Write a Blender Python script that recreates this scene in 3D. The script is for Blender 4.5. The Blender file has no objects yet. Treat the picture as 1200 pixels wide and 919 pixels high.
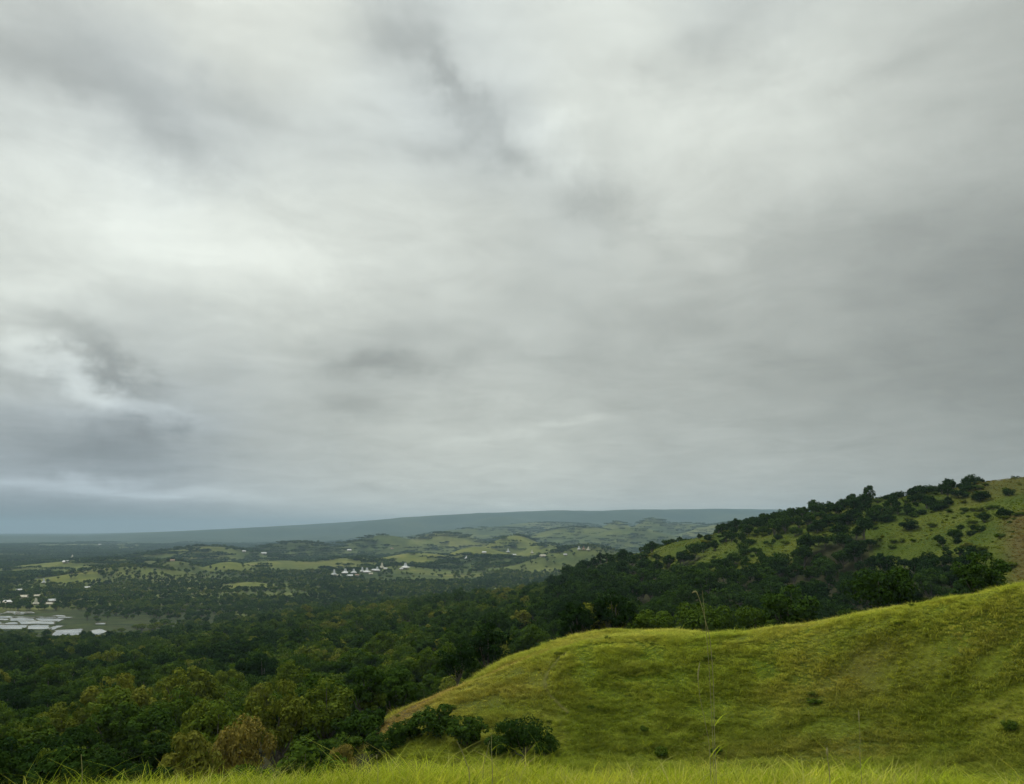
import bpy, math, random
import numpy as np
from mathutils import Vector

random.seed(7)
rng = np.random.default_rng(11)
sc = bpy.context.scene
COL = sc.collection

# ------------------------------------------------------------------ camera
FPX, CU, CV = 942.0, 600.0, 459.5          # focal length and centre, in photograph pixels
PITCH = math.atan(163.5 / FPX)
EYE = 121.7                                # eye height above the plain
cam_d = bpy.data.cameras.new('camera')
cam_d.sensor_width = 36.0
cam_d.lens = FPX / 1200.0 * 36.0
cam_d.clip_start = 0.1
cam_d.clip_end = 90000.0
cam = bpy.data.objects.new('camera', cam_d)
COL.objects.link(cam)
cam.location = (0, 0, EYE)
cam.rotation_euler = (math.pi / 2 + PITCH, 0, 0)
sc.camera = cam

# ------------------------------------------------------------------ exposure and render
sc.view_settings.view_transform = 'Standard'
sc.view_settings.look = 'None'
sc.view_settings.exposure = 0.3
sc.view_settings.gamma = 1.0
sc.view_settings.use_curve_mapping = False
sc.render.engine = 'CYCLES'
cy = sc.cycles
cy.max_bounces = 6
cy.diffuse_bounces = 2
cy.glossy_bounces = 2
cy.transmission_bounces = 3
cy.volume_bounces = 0
cy.transparent_max_bounces = 4
cy.sample_clamp_indirect = 4.0
cy.use_denoising = True
cy.use_adaptive_sampling = True
cy.adaptive_threshold = 0.02
cy.adaptive_min_samples = 10

# ------------------------------------------------------------------ sky
SUN_EL, SUN_AZ = math.radians(58), math.radians(-48)     # azimuth from +Y towards +X


def pix_dir(u, v):
    a, b = (u - CU) / FPX, (CV - v) / FPX
    cp, sp = math.cos(PITCH), math.sin(PITCH)
    d = Vector((a, cp - b * sp, sp + b * cp))
    return d.normalized()


def lin(c):
    c = c / 255.0
    return c / 12.92 if c <= 0.04045 else ((c + 0.055) / 1.055) ** 2.4


# cloud brightness seen in a spread of directions (photograph pixel, sRGB)
CLOUDS = [
    (-60, -60, 197, 204, 198), (150, -60, 205, 212, 203), (330, -40, 214, 222, 210), (520, -50, 203, 211, 206),
    (700, -60, 210, 218, 210), (880, -60, 198, 206, 200), (1060, -60, 190, 194, 190), (1260, -60, 182, 184, 181),
    (10, 80, 186, 191, 190), (140, 85, 178, 184, 185), (270, 30, 212, 220, 208), (380, 70, 208, 216, 207), (470, 55, 190, 198, 195),
    (600, 60, 207, 215, 209), (720, 40, 214, 223, 213), (860, 25, 196, 203, 199), (930, 90, 209, 217, 207), (1050, 60, 196, 201, 196), (1190, 80, 186, 188, 186),
    (60, 170, 207, 215, 209), (195, 165, 187, 193, 195), (330, 160, 196, 203, 200), (450, 170, 202, 210, 206), (575, 165, 188, 197, 195),
    (690, 160, 215, 223, 213), (820, 150, 211, 219, 208), (960, 180, 202, 207, 200), (1080, 180, 188, 190, 187), (1200, 180, 170, 171, 170),
    (-40, 260, 205, 214, 207), (70, 240, 215, 224, 214), (165, 235, 224, 234, 223), (300, 270, 220, 229, 217), (430, 265, 206, 213, 204), (560, 260, 201, 207, 199),
    (690, 240, 188, 195, 191), (800, 250, 206, 211, 202), (950, 275, 182, 184, 181), (1080, 290, 164, 167, 164), (1200, 300, 148, 150, 148),
    (60, 340, 214, 222, 211), (200, 350, 203, 210, 203), (360, 345, 205, 211, 202), (520, 360, 194, 199, 194), (690, 350, 184, 188, 184),
    (830, 340, 177, 178, 175), (960, 370, 169, 171, 168), (1090, 400, 155, 158, 155), (1210, 410, 142, 145, 143),
    (40, 410, 190, 194, 190), (110, 400, 160, 167, 169), (150, 455, 185, 188, 187), (250, 430, 185, 190, 188), (380, 430, 180, 185, 182), (455, 420, 166, 169, 168), (600, 430, 180, 184, 181),
    (750, 450, 174, 177, 174), (900, 480, 164, 166, 164), (1060, 520, 156, 160, 157), (1210, 520, 148, 151, 149),
    (20, 470, 188, 190, 188), (60, 520, 142, 157, 167), (160, 530, 132, 149, 162), (280, 510, 172, 176, 176), (400, 485, 172, 175, 173), (500, 500, 188, 192, 187), (620, 500, 186, 190, 185),
    (30, 572, 166, 173, 174), (110, 575, 168, 174, 175), (200, 580, 166, 172, 172), (320, 570, 169, 174, 172), (470, 560, 176, 180, 176), (620, 560, 175, 180, 175), (780, 560, 164, 168, 165), (930, 575, 158, 163, 160), (1100, 590, 155, 159, 156),
    (-40, 610, 122, 139, 150), (80, 608, 126, 142, 152), (190, 612, 140, 153, 160), (320, 615, 160, 168, 169), (470, 605, 172, 178, 175), (640, 600, 170, 176, 172), (850, 605, 164, 169, 166),
]


# banks and streaks: column, row, half-length px, half-height px, tilt, brighter or darker
STREAKS = [
    (468, 32, 45, 20, -12, -0.13), (520, 85, 34, 16, -50, -0.10), (552, 128, 62, 16, -50, -0.12), (605, 190, 45, 13, -10, -0.13), (500, 180, 50, 10, -10, -0.07), (430, 135, 30, 9, -8, -0.06),
    (690, 232, 48, 20, -14, -0.14), (748, 270, 40, 12, -10, -0.08), (740, 76, 38, 15, 0, -0.09), (30, 85, 60, 16, -8, -0.08),
    (140, 95, 110, 28, -10, -0.08), (212, 165, 50, 16, -25, -0.09), (280, 130, 60, 12, -15, -0.05), (458, 424, 66, 12, 1, -0.14), (425, 480, 34, 14, 0, -0.09), (640, 488, 100, 9, 6, -0.05), (610, 502, 120, 8, 4, 0.07), (680, 420, 50, 18, 0, -0.04),
    (104, 398, 48, 20, -42, -0.15), (155, 438, 40, 16, -48, -0.11), (26, 396, 38, 13, 12, 0.20), (52, 428, 40, 11, 0, 0.15), (112, 452, 36, 11, -10, 0.17), (168, 478, 42, 11, -20, 0.17), (70, 412, 18, 6, 0, -0.08), (20, 448, 30, 6, 0, -0.07), (60, 478, 60, 9, 0, 0.05),
    (120, 528, 100, 24, 0, -0.17), (170, 505, 30, 12, -30, -0.07), (100, 571, 140, 7, -2.5, 0.19), (88, 562, 22, 5, 0, 0.10), (210, 581, 60, 5, -2, 0.08), (80, 603, 170, 14, 0, -0.16),
    (430, 575, 28, 4.5, 0, -0.09), (592, 591, 16, 3.5, 0, 0.08), (640, 596, 60, 3, 0, 0.04), (860, 30, 80, 20, 12, -0.09), (980, 280, 90, 24, -8, -0.06), (170, 235, 80, 30, -14, 0.07), (300, 300, 110, 30, -10, 0.06),
    (645, 150, 40, 10, 8, 0.08), (650, 195, 30, 12, 20, 0.08), (1010, 92, 60, 8, 10, -0.03), (820, 290, 60, 14, -12, 0.05), (60, 330, 40, 14, 0, 0.06),
]
HAZE_D, HAZE_TOP = 6.6e-5, 500.0


def make_world():
    w = bpy.data.worlds.new('World')
    sc.world = w
    w.use_nodes = True
    nt = w.node_tree
    nt.nodes.clear()
    N = nt.nodes.new
    L = nt.links.new
    out = N('ShaderNodeOutputWorld')
    bg = N('ShaderNodeBackground')
    bg.inputs['Strength'].default_value = 0.082
    L(bg.outputs[0], out.inputs['Surface'])
    sky = N('ShaderNodeTexSky')
    sky.sky_type = 'NISHITA'
    sky.sun_disc = False
    sky.sun_elevation = SUN_EL
    sky.sun_rotation = SUN_AZ
    sky.air_density = 1.5
    sky.dust_density = 3.0
    tc = N('ShaderNodeTexCoord')

    def math_(op, a, b=None, clamp=False):
        n = N('ShaderNodeMath')
        n.operation = op
        n.use_clamp = clamp
        for i, x in enumerate((a, b)):
            if x is None:
                continue
            if isinstance(x, (int, float)):
                n.inputs[i].default_value = x
            else:
                L(x, n.inputs[i])
        return n.outputs[0]

    def vmath(op, a, b=None, out_i=0):
        n = N('ShaderNodeVectorMath')
        n.operation = op
        for i, x in enumerate((a, b)):
            if x is None:
                continue
            if isinstance(x, (tuple, list)):
                n.inputs[i].default_value = x
            else:
                L(x, n.inputs[i])
        return n.outputs[out_i]

    D = vmath('NORMALIZE', tc.outputs['Generated'])
    sp = N('ShaderNodeSeparateXYZ')
    L(D, sp.inputs[0])
    X, Y, Z = sp.outputs
    Zp = math_('MAXIMUM', Z, 0.0)
    az = math_('ARCTAN2', X, Y)
    el = math_('ARCSINE', Zp)
    base = N('ShaderNodeCombineXYZ')
    L(az, base.inputs[0])
    L(el, base.inputs[1])
    # the cloud deck, as a flat layer overhead
    den = math_('ADD', Zp, 0.10)
    pl = N('ShaderNodeCombineXYZ')
    L(math_('DIVIDE', X, den), pl.inputs[0])
    L(math_('DIVIDE', Y, den), pl.inputs[1])

    def noise(vec, scale, detail, rough, dist=0.0, col=False):
        n = N('ShaderNodeTexNoise')
        n.inputs['Scale'].default_value = scale
        n.inputs['Detail'].default_value = detail
        n.inputs['Roughness'].default_value = rough
        n.inputs['Distortion'].default_value = dist
        L(vec, n.inputs['Vector'])
        return n.outputs['Color'] if col else n.outputs['Fac']

    # wandering of the cloud edges
    warp = vmath('SUBTRACT', noise(pl.outputs[0], 1.3, 4, 0.55, 0.3, True), (0.5, 0.5, 0.5))
    warp2 = vmath('SUBTRACT', noise(base.outputs[0], 11.0, 5, 0.62, 0.2, True), (0.5, 0.5, 0.5))
    ws = vmath('MULTIPLY', warp, (0.13, 0.07, 0.0))
    ws2 = vmath('MULTIPLY', warp2, (0.10, 0.055, 0.0))
    wall_ = N('ShaderNodeVectorMath')
    wall_.operation = 'SCALE'
    L(vmath('ADD', ws, ws2), wall_.inputs[0])
    calm = math_('ADD', math_('MULTIPLY', el, 5.0), 0.05)
    calm = math_('MINIMUM', calm, 1.0)
    L(calm, wall_.inputs['Scale'])
    Cw = vmath('ADD', base.outputs[0], wall_.outputs[0])
    sw = N('ShaderNodeSeparateXYZ')
    L(Cw, sw.inputs[0])
    ES = 1.25
    ca, ce = sw.outputs[0], math_('MULTIPLY', math_('SUBTRACT', sw.outputs[1], 0.33), ES)
    c3 = N('ShaderNodeCombineXYZ')
    L(ca, c3.inputs[0])
    L(ce, c3.inputs[1])
    L(math_('MULTIPLY', math_('ADD', math_('MULTIPLY', ca, ca), math_('MULTIPLY', ce, ce)), -0.5), c3.inputs[2])
    k2 = 1.0 / (0.066 * 0.066)
    acc = None
    for (u, v, r, g, b) in CLOUDS:
        d = pix_dir(u, v)
        el_ = math.asin(max(0.004, d.z))
        a_, e_ = math.atan2(d.x, d.y), (el_ - 0.33) * ES
        want = lin(0.3 * r + 0.6 * g + 0.1 * b)
        # the haze in front of the cloud takes some of its light and adds its own
        path = min((HAZE_TOP - EYE) / math.sin(el_), 29000.0)
        T = math.exp(-HAZE_D * path)
        want = min(max((want - (1 - T) * 0.22) / T, want * 0.75), want * 1.7)
        want = 0.50 + 1.22 * (want - 0.50) if v < 540 else want
        tint = (b - r) / 30.0            # -: warm grey, +: blue grey
        w_i = math.exp(-0.5 * k2 * (a_ * a_ + e_ * e_))
        dot = vmath('DOT_PRODUCT', c3.outputs[0], (32 * a_, 32 * e_, 32.0), 1)
        wgt = math_('POWER', math.exp(k2 / 32.0), dot)
        n = N('ShaderNodeVectorMath')
        n.operation = 'SCALE'
        n.inputs[0].default_value = (want * w_i, tint * w_i, w_i)
        L(wgt, n.inputs['Scale'])
        acc = vmath('ADD', n.outputs[0], (0.60 * 0.004, 0.0, 0.004) if acc is None else acc)
    sa = N('ShaderNodeSeparateXYZ')
    L(acc, sa.inputs[0])
    lum = math_('DIVIDE', sa.outputs[0], sa.outputs[2])
    tnt = math_('ADD', math_('MULTIPLY', math_('DIVIDE', sa.outputs[1], sa.outputs[2]), 0.5), 0.5)
    # single banks and streaks of cloud
    wf = N('ShaderNodeVectorMath')
    wf.operation = 'SCALE'
    L(vmath('MULTIPLY', warp2, (0.05, 0.03, 0.0)), wf.inputs[0])
    L(calm, wf.inputs['Scale'])
    fw = vmath('ADD', Cw, wf.outputs[0])
    for (u, v, su, sv, rot, dl) in STREAKS:
        d = pix_dir(u, v)
        mp = N('ShaderNodeMapping')
        mp.vector_type = 'TEXTURE'
        mp.inputs['Location'].default_value = (math.atan2(d.x, d.y), math.asin(max(0, d.z)), 0)
        mp.inputs['Rotation'].default_value = (0, 0, math.radians(rot))
        mp.inputs['Scale'].default_value = (su / FPX, sv / FPX, 1)
        L(fw, mp.inputs['Vector'])
        q = vmath('DOT_PRODUCT', mp.outputs[0], mp.outputs[0], 1)
        g_ = math_('POWER', math.exp(-0.7), q)
        n = N('ShaderNodeMath')
        n.operation = 'MULTIPLY_ADD'
        L(g_, n.inputs[0])
        n.inputs[1].default_value = dl
        L(lum, n.inputs[2])
        lum = n.outputs[0]
    # finer billows and streaks
    n1 = noise(pl.outputs[0], 2.8, 8, 0.64, 0.6)
    st = vmath('MULTIPLY', base.outputs[0], (6.0, 19.0, 1.0))
    n2 = noise(st, 1.0, 5, 0.58, 0.6)
    f1 = math_('MULTIPLY', math_('SUBTRACT', n1, 0.5), 0.44)
    f2 = math_('MULTIPLY', math_('SUBTRACT', n2, 0.5), 0.30)
    fac = math_('MULTIPLY', math_('ADD', math_('ADD', f1, f2), 1.0), 10.35)
    tc_ = N('ShaderNodeValToRGB')
    el3 = tc_.color_ramp.elements
    el3.new(0.5)
    for e3, p3, c3_ in zip(el3, (0.0, 0.5, 1.0), ((1.0, 0.985, 0.82), (0.945, 1.0, 0.925), (0.78, 0.95, 1.16))):
        e3.position = p3
        e3.color = (*c3_, 1)
    L(tnt, tc_.inputs[0])
    sc2 = N('ShaderNodeVectorMath')
    sc2.operation = 'SCALE'
    L(tc_.outputs[0], sc2.inputs[0])
    L(math_('MULTIPLY', lum, fac), sc2.inputs['Scale'])
    mix = N('ShaderNodeMix')
    mix.data_type = 'RGBA'
    mix.inputs['Factor'].default_value = 0.95
    L(sky.outputs[0], mix.inputs['A'])
    L(sc2.outputs[0], mix.inputs['B'])
    L(mix.outputs['Result'], bg.inputs['Color'])
    w.cycles.sampling_method = 'MANUAL'
    w.cycles.sample_map_resolution = 256


make_world()

sun_d = bpy.data.lights.new('sun', 'SUN')
sun_d.energy = 1.5
sun_d.angle = math.radians(11)
sun_d.color = (1.0, 0.96, 0.88)
sun = bpy.data.objects.new('sun', sun_d)
COL.objects.link(sun)
sdir = Vector((math.sin(SUN_AZ) * math.cos(SUN_EL), math.cos(SUN_AZ) * math.cos(SUN_EL), math.sin(SUN_EL)))
sun.rotation_euler = sdir.to_track_quat('Z', 'Y').to_euler()
sun.location = (0, 0, EYE + 200)


# ------------------------------------------------------------------ helpers
def tag(o, label=None, cat=None, group=None, kind=None):
    if label:
        o['label'] = label
    if cat:
        o['category'] = cat
    if group:
        o['group'] = group
    if kind:
        o['kind'] = kind
    return o


def mesh_np(name, V, quads=None, tris=None, mats=(), qmat=None, tmat=None, smooth=False):
    me = bpy.data.meshes.new(name)
    V = np.asarray(V, np.float32)
    me.vertices.add(len(V))
    me.vertices.foreach_set('co', V.ravel())
    nq = 0 if quads is None else len(quads)
    ntr = 0 if tris is None else len(tris)
    loops = []
    starts = []
    tot = []
    if nq:
        loops.append(np.asarray(quads, np.int32).ravel())
        starts.append(np.arange(nq, dtype=np.int32) * 4)
    if ntr:
        loops.append(np.asarray(tris, np.int32).ravel())
        starts.append(nq * 4 + np.arange(ntr, dtype=np.int32) * 3)
    lo = np.concatenate(loops)
    me.loops.add(len(lo))
    me.loops.foreach_set('vertex_index', lo)
    me.polygons.add(nq + ntr)
    me.polygons.foreach_set('loop_start', np.concatenate(starts))
    mi = np.zeros(nq + ntr, np.int32)
    if qmat is not None and nq:
        mi[:nq] = qmat
    if tmat is not None and ntr:
        mi[nq:] = tmat
    for m in mats:
        me.materials.append(m)
    me.polygons.foreach_set('material_index', mi)
    me.polygons.foreach_set('use_smooth', np.full(nq + ntr, bool(smooth)))
    me.update(calc_edges=True)
    me.validate()
    return me


def obj(name, me, parent=None, col=COL):
    o = bpy.data.objects.new(name, me)
    if col is not None:
        col.objects.link(o)
    if parent is not None:
        o.parent = parent
    return o


def hash2(ix, iy, seed):
    h = (ix.astype(np.int64) * 374761393 + iy.astype(np.int64) * 668265263 + seed * 974634777) & 0xFFFFFFFF
    h = ((h ^ (h >> 13)) * 1274126177) & 0xFFFFFFFF
    h = h ^ (h >> 16)
    return (h & 0xFFFF) / 65535.0


def vnoise(x, y, seed=0):
    x = np.asarray(x, float)
    y = np.asarray(y, float)
    ix, iy = np.floor(x), np.floor(y)
    fx, fy = x - ix, y - iy
    fx = fx * fx * fx * (fx * (fx * 6 - 15) + 10)
    fy = fy * fy * fy * (fy * (fy * 6 - 15) + 10)
    a, b = hash2(ix, iy, seed), hash2(ix + 1, iy, seed)
    c, d = hash2(ix, iy + 1, seed), hash2(ix + 1, iy + 1, seed)
    return (a * (1 - fx) + b * fx) * (1 - fy) + (c * (1 - fx) + d * fx) * fy


def fbm(x, y, seed=0, octv=4, gain=0.5):
    t, amp, tot = 0.0, 1.0, 0.0
    for i in range(octv):
        t = t + amp * vnoise(x * 2 ** i + 17.3 * i, y * 2 ** i - 9.1 * i, seed + i)
        tot += amp
        amp *= gain
    return t / tot          # 0..1


def sstep(a, b, x):
    t = np.clip((x - a) / (b - a), 0, 1)
    return t * t * (3 - 2 * t)


# ------------------------------------------------------------------ terrain
CP, SP = math.cos(PITCH), math.sin(PITCH)


def tan_el(u, v):
    """rise per metre of horizontal range along the line of sight through a photograph pixel"""
    a, b = (u - CU) / FPX, (CV - v) / FPX
    return (SP + b * CP) / math.hypot(a, CP - b * SP)


def az_pix(u, v):
    a, b = (u - CU) / FPX, (CV - v) / FPX
    return math.atan2(a, CP - b * SP)


def az_col(u):
    return math.atan((u - CU) / FPX * CP)


# land profiles outward from the knoll: (range, row seen, height of what grows there) or (range, None, height above the eye)
KN = lambda dz: [(0.4, None, -1.60 + dz), (3.5, None, -1.61 + dz), (6.0, None, -1.66 + dz), (9, None, -2.6 + dz),
                 (15, None, -6.2), (30, None, -14.0)]
FAR = [(1500, None, -119.5), (2500, None, -120), (9500, None, -120)]
COLS = {
    -300: KN(-0.17) + [(60, 912, 7), (90, 880, 7), (130, 855, 8), (200, 822, 9), (300, 796, 9), (450, 773, 9), (650, 755, 9), (850, 746, 9), (1000, None, -119)] + FAR,
    0: KN(-0.15) + [(60, 908, 7), (90, 872, 7), (130, 845, 8), (200, 815, 9), (300, 790, 9), (450, 768, 9), (650, 753, 9), (850, 744, 9), (1000, None, -119)] + FAR,
    150: KN(-0.15) + [(60, 898, 7), (90, 862, 7), (130, 836, 8), (200, 808, 9), (300, 785, 9), (450, 766, 9), (650, 753, 9), (850, 744, 9), (1000, None, -118)] + FAR,
    300: KN(-0.17) + [(60, 892, 7), (90, 852, 7), (130, 825, 8), (200, 795, 9), (300, 770, 9), (450, 750, 9), (650, 735, 9), (850, 725, 9), (1100, None, -116)] + FAR,
    450: KN(-0.22) + [(60, 897, 5), (80, 872, 2), (95, 846, 0), (112, 836, 4), (140, 812, 8), (200, 780, 9), (300, 755, 9), (450, 733, 9), (650, 715, 9), (850, 703, 9), (1150, None, -108)] + FAR,
    600: KN(-0.22) + [(55, None, -18.0), (75, 890, 0), (84, 842, 0), (97, 781, 0), (103, 781, 0), (112, 769, 0), (130, None, -24), (155, None, -34), (200, 752, 9), (300, 727, 9), (450, 708, 9), (650, 695, 9), (850, 688, 9), (1150, None, -100)] + FAR,
    720: KN(-0.21) + [(50, None, -17.5), (76, 892, 0), (86, 820, 0), (98, 746, 0), (104, 746, 0), (113, 737.5, 0), (132, None, -19), (165, None, -32), (220, None, -37), (260, 717, 9), (350, 692, 9), (480, 669, 9), (600, 655, 8), (640, 651, 3), (800, None, -52), (1100, None, -98)] + FAR,
    790: KN(-0.18) + [(49, None, -17.2), (75.5, 892, 0), (86, 820, 0), (99, 743, 0), (107, 737.5, 0), (124, None, -17), (160, None, -31), (215, None, -37), (260, 718, 9), (340, 692, 9), (440, 667, 8), (520, 650, 4), (590, 631, 3), (620, 628, 6), (750, None, -38), (1050, None, -88)] + FAR,
    870: KN(-0.14) + [(48, None, -17), (75, 893, 0), (86, 820, 0), (99, 738, 0), (118, None, -16), (155, None, -30), (210, None, -37), (260, 720, 9), (330, 692, 9), (400, 665, 8), (455, 643, 3), (510, 622, 3), (560, 606, 6), (700, None, -22), (1000, None, -72)] + FAR,
    1000: KN(-0.12) + [(46, None, -17), (74, 894, 0), (84, 820, 0), (96, 722, 0), (114, None, -13), (150, None, -27), (200, None, -33), (260, 715, 9), (320, 690, 9), (380, 660, 7), (420, 633, 2), (460, 608, 3), (520, 580, 6), (650, None, 3), (900, None, -32)] + FAR,
    1100: KN(-0.10) + [(45, None, -17), (73, 895, 0), (82, 820, 0), (94, 706, 0), (112, None, -10), (150, None, -24), (190, None, -29), (250, 702, 8), (310, 682, 7), (360, 658, 1), (400, 628, 1), (450, 598, 2), (500, 568, 4.5), (650, None, 14), (900, None, -20)] + FAR,
    1200: KN(-0.08) + [(44, None, -16), (72, 895, 0), (80, 820, 0), (92, 688, 0), (108, None, -7), (145, None, -18), (190, None, -20), (250, 688, 0), (310, 645, 0), (370, 606, 0), (410, 592, 0), (440, 587, 0), (500, 564, 0), (650, None, 26), (900, None, -5)] + FAR,
    1500: KN(-0.02) + [(44, None, -15), (70, 880, 0), (78, 790, 0), (92, 640, 0), (108, None, -1), (145, None, -10), (190, None, -11), (250, 660, 0), (310, 610, 0), (370, 570, 0), (410, 556, 0), (440, 550, 0), (500, 535, 0), (650, None, 40), (900, None, 10)] + FAR,
}


def pchip(xk, yk, x):
    xk = np.asarray(xk, float)
    yk = np.asarray(yk, float)
    h = np.diff(xk)
    dl = np.diff(yk) / h
    m = np.zeros(len(xk))
    for i in range(1, len(xk) - 1):
        if dl[i - 1] * dl[i] > 0:
            w1, w2 = 2 * h[i] + h[i - 1], h[i] + 2 * h[i - 1]
            m[i] = (w1 + w2) / (w1 / dl[i - 1] + w2 / dl[i])
    m[0], m[-1] = dl[0], dl[-1]
    x = np.clip(x, xk[0], xk[-1])
    i = np.clip(np.searchsorted(xk, x) - 1, 0, len(xk) - 2)
    t = (x - xk[i]) / h[i]
    return ((2 * t ** 3 - 3 * t ** 2 + 1) * yk[i] + (t ** 3 - 2 * t ** 2 + t) * h[i] * m[i]
            + (-2 * t ** 3 + 3 * t ** 2) * yk[i + 1] + (t ** 3 - t ** 2) * h[i] * m[i + 1])


LR = np.linspace(math.log(0.4), math.log(9500), 420)
col_u = sorted(COLS)
col_az = np.array([az_col(u) for u in col_u])
tab = []
for u in col_u:
    rr, zz = [], []
    for (r, v, h) in COLS[u]:
        rr.append(math.log(r))
        zz.append(h if v is None else r * tan_el(u, v) - h)
    tab.append(pchip(rr, zz, LR))
tab = np.array(tab)
AZF = np.linspace(col_az[0], col_az[-1], 240)
TABF = np.array([pchip(col_az, tab[:, j], AZF) for j in range(tab.shape[1])])    # [r, az]

RIDGE_U = [az_col(u) for u in (-400, 100, 200, 300, 400, 500, 560, 640, 720, 800, 880, 960, 1300)]
RIDGE_V = [628, 627.5, 623, 618, 612, 605.5, 602, 599.5, 598.5, 597.5, 597, 599, 603]

# low hills on the plain: (column, row of the top, range, half-width px, depth m, bare grass 0..1)
HILLS = [
    (150, 664, 2250, 60, 110, 1.0), (95, 672, 2150, 40, 90, 1.0), (205, 657, 2450, 34, 130, 0.8), (268, 658, 2500, 34, 110, 1.0), (292, 682, 1880, 30, 70, 1.0),
    (330, 657, 2800, 60, 120, 0.9), (420, 653, 2850, 60, 150, 1.0), (490, 648, 2900, 60, 150, 1.0), (560, 641, 3050, 46, 170, 1.0), (604, 627, 3700, 42, 220, 1.0),
    (640, 637, 3400, 34, 150, 1.0), (430, 668, 2350, 60, 120, 0.0), (470, 663, 2450, 40, 120, 0.0), (575, 652, 2650, 60, 140, 0.0), (690, 640, 2500, 70, 160, 0.15),
    (120, 655, 3000, 80, 150, 0.6), (520, 624, 4600, 60, 250, 0.32), (450, 626, 4400, 55, 200, 0.1), (740, 618, 5200, 60, 260, 0.41), (680, 617, 5600, 60, 300, 0.36),
    (765, 607, 6500, 30, 260, 0.0), (722, 611, 6400, 26, 260, 0.3), (800, 613, 6800, 70, 300, 0.18), (860, 612, 6300, 60, 300, 0.36), (350, 635, 4200, 60, 200, 0.2),
    (580, 618, 7000, 90, 350, 0.27), (240, 640, 3700, 70, 180, 0.3), (640, 612, 8200, 90, 420, 0.23),
]
HILLP = []
for (u, v, r, hw, dep, bare) in HILLS:
    a = az_pix(u, v)
    HILLP.append((math.sin(a) * r, math.cos(a) * r, a, r * tan_el(u, v) + EYE, hw / FPX * r, dep, bare))


def terrain(x, y, want_bare=False):
    x = np.asarray(x, float)
    y = np.asarray(y, float)
    r = np.maximum(np.hypot(x, y), 0.4)
    az = np.arctan2(x, y)
    # behind the viewer the two sides run into each other
    lim_l, lim_r = AZF[0], AZF[-1]

    def look(azq):
        fa = (np.clip(azq, lim_l, lim_r) - lim_l) / (lim_r - lim_l) * (len(AZF) - 1)
        fr = (np.log(np.clip(r, 0.4, 9499)) - LR[0]) / (LR[-1] - LR[0]) * (len(LR) - 1)
        ia = np.clip(fa.astype(int), 0, len(AZF) - 2)
        ir = np.clip(fr.astype(int), 0, len(LR) - 2)
        ta, tr = fa - ia, fr - ir
        return ((TABF[ir, ia] * (1 - ta) + TABF[ir, ia + 1] * ta) * (1 - tr)
                + (TABF[ir + 1, ia] * (1 - ta) + TABF[ir + 1, ia + 1] * ta) * tr)

    z = look(az)
    back = sstep(1.0, math.pi, np.abs(az))
    z = z * (1 - 0.5 * back) + look(-az) * 0.5 * back
    z = z + EYE
    # small unevenness of the slopes
    amp = sstep(8, 60, r) * (1 - sstep(900, 1300, r))
    z = z + amp * (fbm(x / 22, y / 22, 3, 4) - 0.5) * 1.6 + amp * sstep(110, 220, r) * (fbm(x / 70, y / 70, 8, 3) - 0.5) * 7
    z = z + (1 - sstep(10, 30, r)) * (fbm(x / 1.6, y / 1.6, 5, 3) - 0.5) * 0.14
    if r.max() < 900:
        return (z, np.zeros_like(z)) if want_bare else z
    # rolling plain
    pa = sstep(1350, 2600, r) * (1 - sstep(9000, 12000, r))
    roll = fbm(x / 800, y / 800, 21, 4)
    z = z + pa * (roll - 0.42) * (18 + 16 * sstep(3000, 7000, r))
    z = z + 105 * sstep(3600, 8200, r) * sstep(az_col(330), az_col(640), az) * (0.55 + 0.9 * fbm(x / 1500, y / 1100, 27, 3))
    bare = np.zeros_like(z)
    zt = z.copy()
    for (hx, hy, ha, top, sw, dep, b) in (HILLP if r.max() > 1300 else ()):
        dx, dy = x - hx, y - hy
        ca, sa = math.cos(ha), math.sin(ha)
        s_ = dx * ca - dy * sa           # across
        t_ = dx * sa + dy * ca           # away
        q = (s_ / sw) ** 2 + (t_ / dep) ** 2
        g = np.exp(-q * (0.8 + 0.4 * vnoise(x / 90, y / 90, 31)))
        zt = np.maximum(zt, z + np.maximum(top - z, 0) * g)
        bare = np.maximum(bare, b * sstep(0.2, 0.45, g)) if b > 0 else np.where(g > 0.35, np.minimum(bare, 0.0), bare)
    z = zt
    # the far tableland
    rv = np.interp(az, RIDGE_U, RIDGE_V)
    tl = np.interp(rv, [590, 595, 600, 605, 610, 615, 620, 625, 630], [tan_el(600, q) for q in (590, 595, 600, 605, 610, 615, 620, 625, 630)])
    ztop = np.maximum(12500 * tl + EYE, 0) + (fbm(x / 2600, y / 2600, 41, 4) - 0.5) * 34 * sstep(628, 610, rv)
    st = sstep(8300, 12500, r + (fbm(x / 1300, y / 1300, 44, 3) - 0.5) * 2200)
    z = z * (1 - st) + st * np.maximum(ztop, 0) + 4 * st * (1 - st) * (fbm(x / 420, y / 700, 47, 4) - 0.5) * 110 * sstep(627, 612, rv)
    bare = bare * (0.25 + 0.75 * sstep(0.40, 0.56, fbm(x / 170, y / 110, 33, 4)))
    if want_bare:
        return z, bare
    return z


def ray_ground(u, v, r0=8.0, r1=30000.0):
    """where the line of sight through a photograph pixel meets the land"""
    a = az_pix(u, v)
    t = tan_el(u, v)
    rr = np.exp(np.linspace(math.log(r0), math.log(r1), 6000))
    x, y = np.sin(a) * rr, np.cos(a) * rr
    hit = np.nonzero(terrain(x, y) >= EYE + rr * t)[0]
    i = hit[0] if len(hit) else len(rr) - 1
    return float(x[i]), float(y[i]), float(terrain(x[i:i + 1], y[i:i + 1])[0]), float(rr[i])


def at(u, v, r):
    a = az_pix(u, v)
    x, y = math.sin(a) * r, math.cos(a) * r
    return x, y, float(terrain(np.array([x]), np.array([y]))[0])


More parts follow.
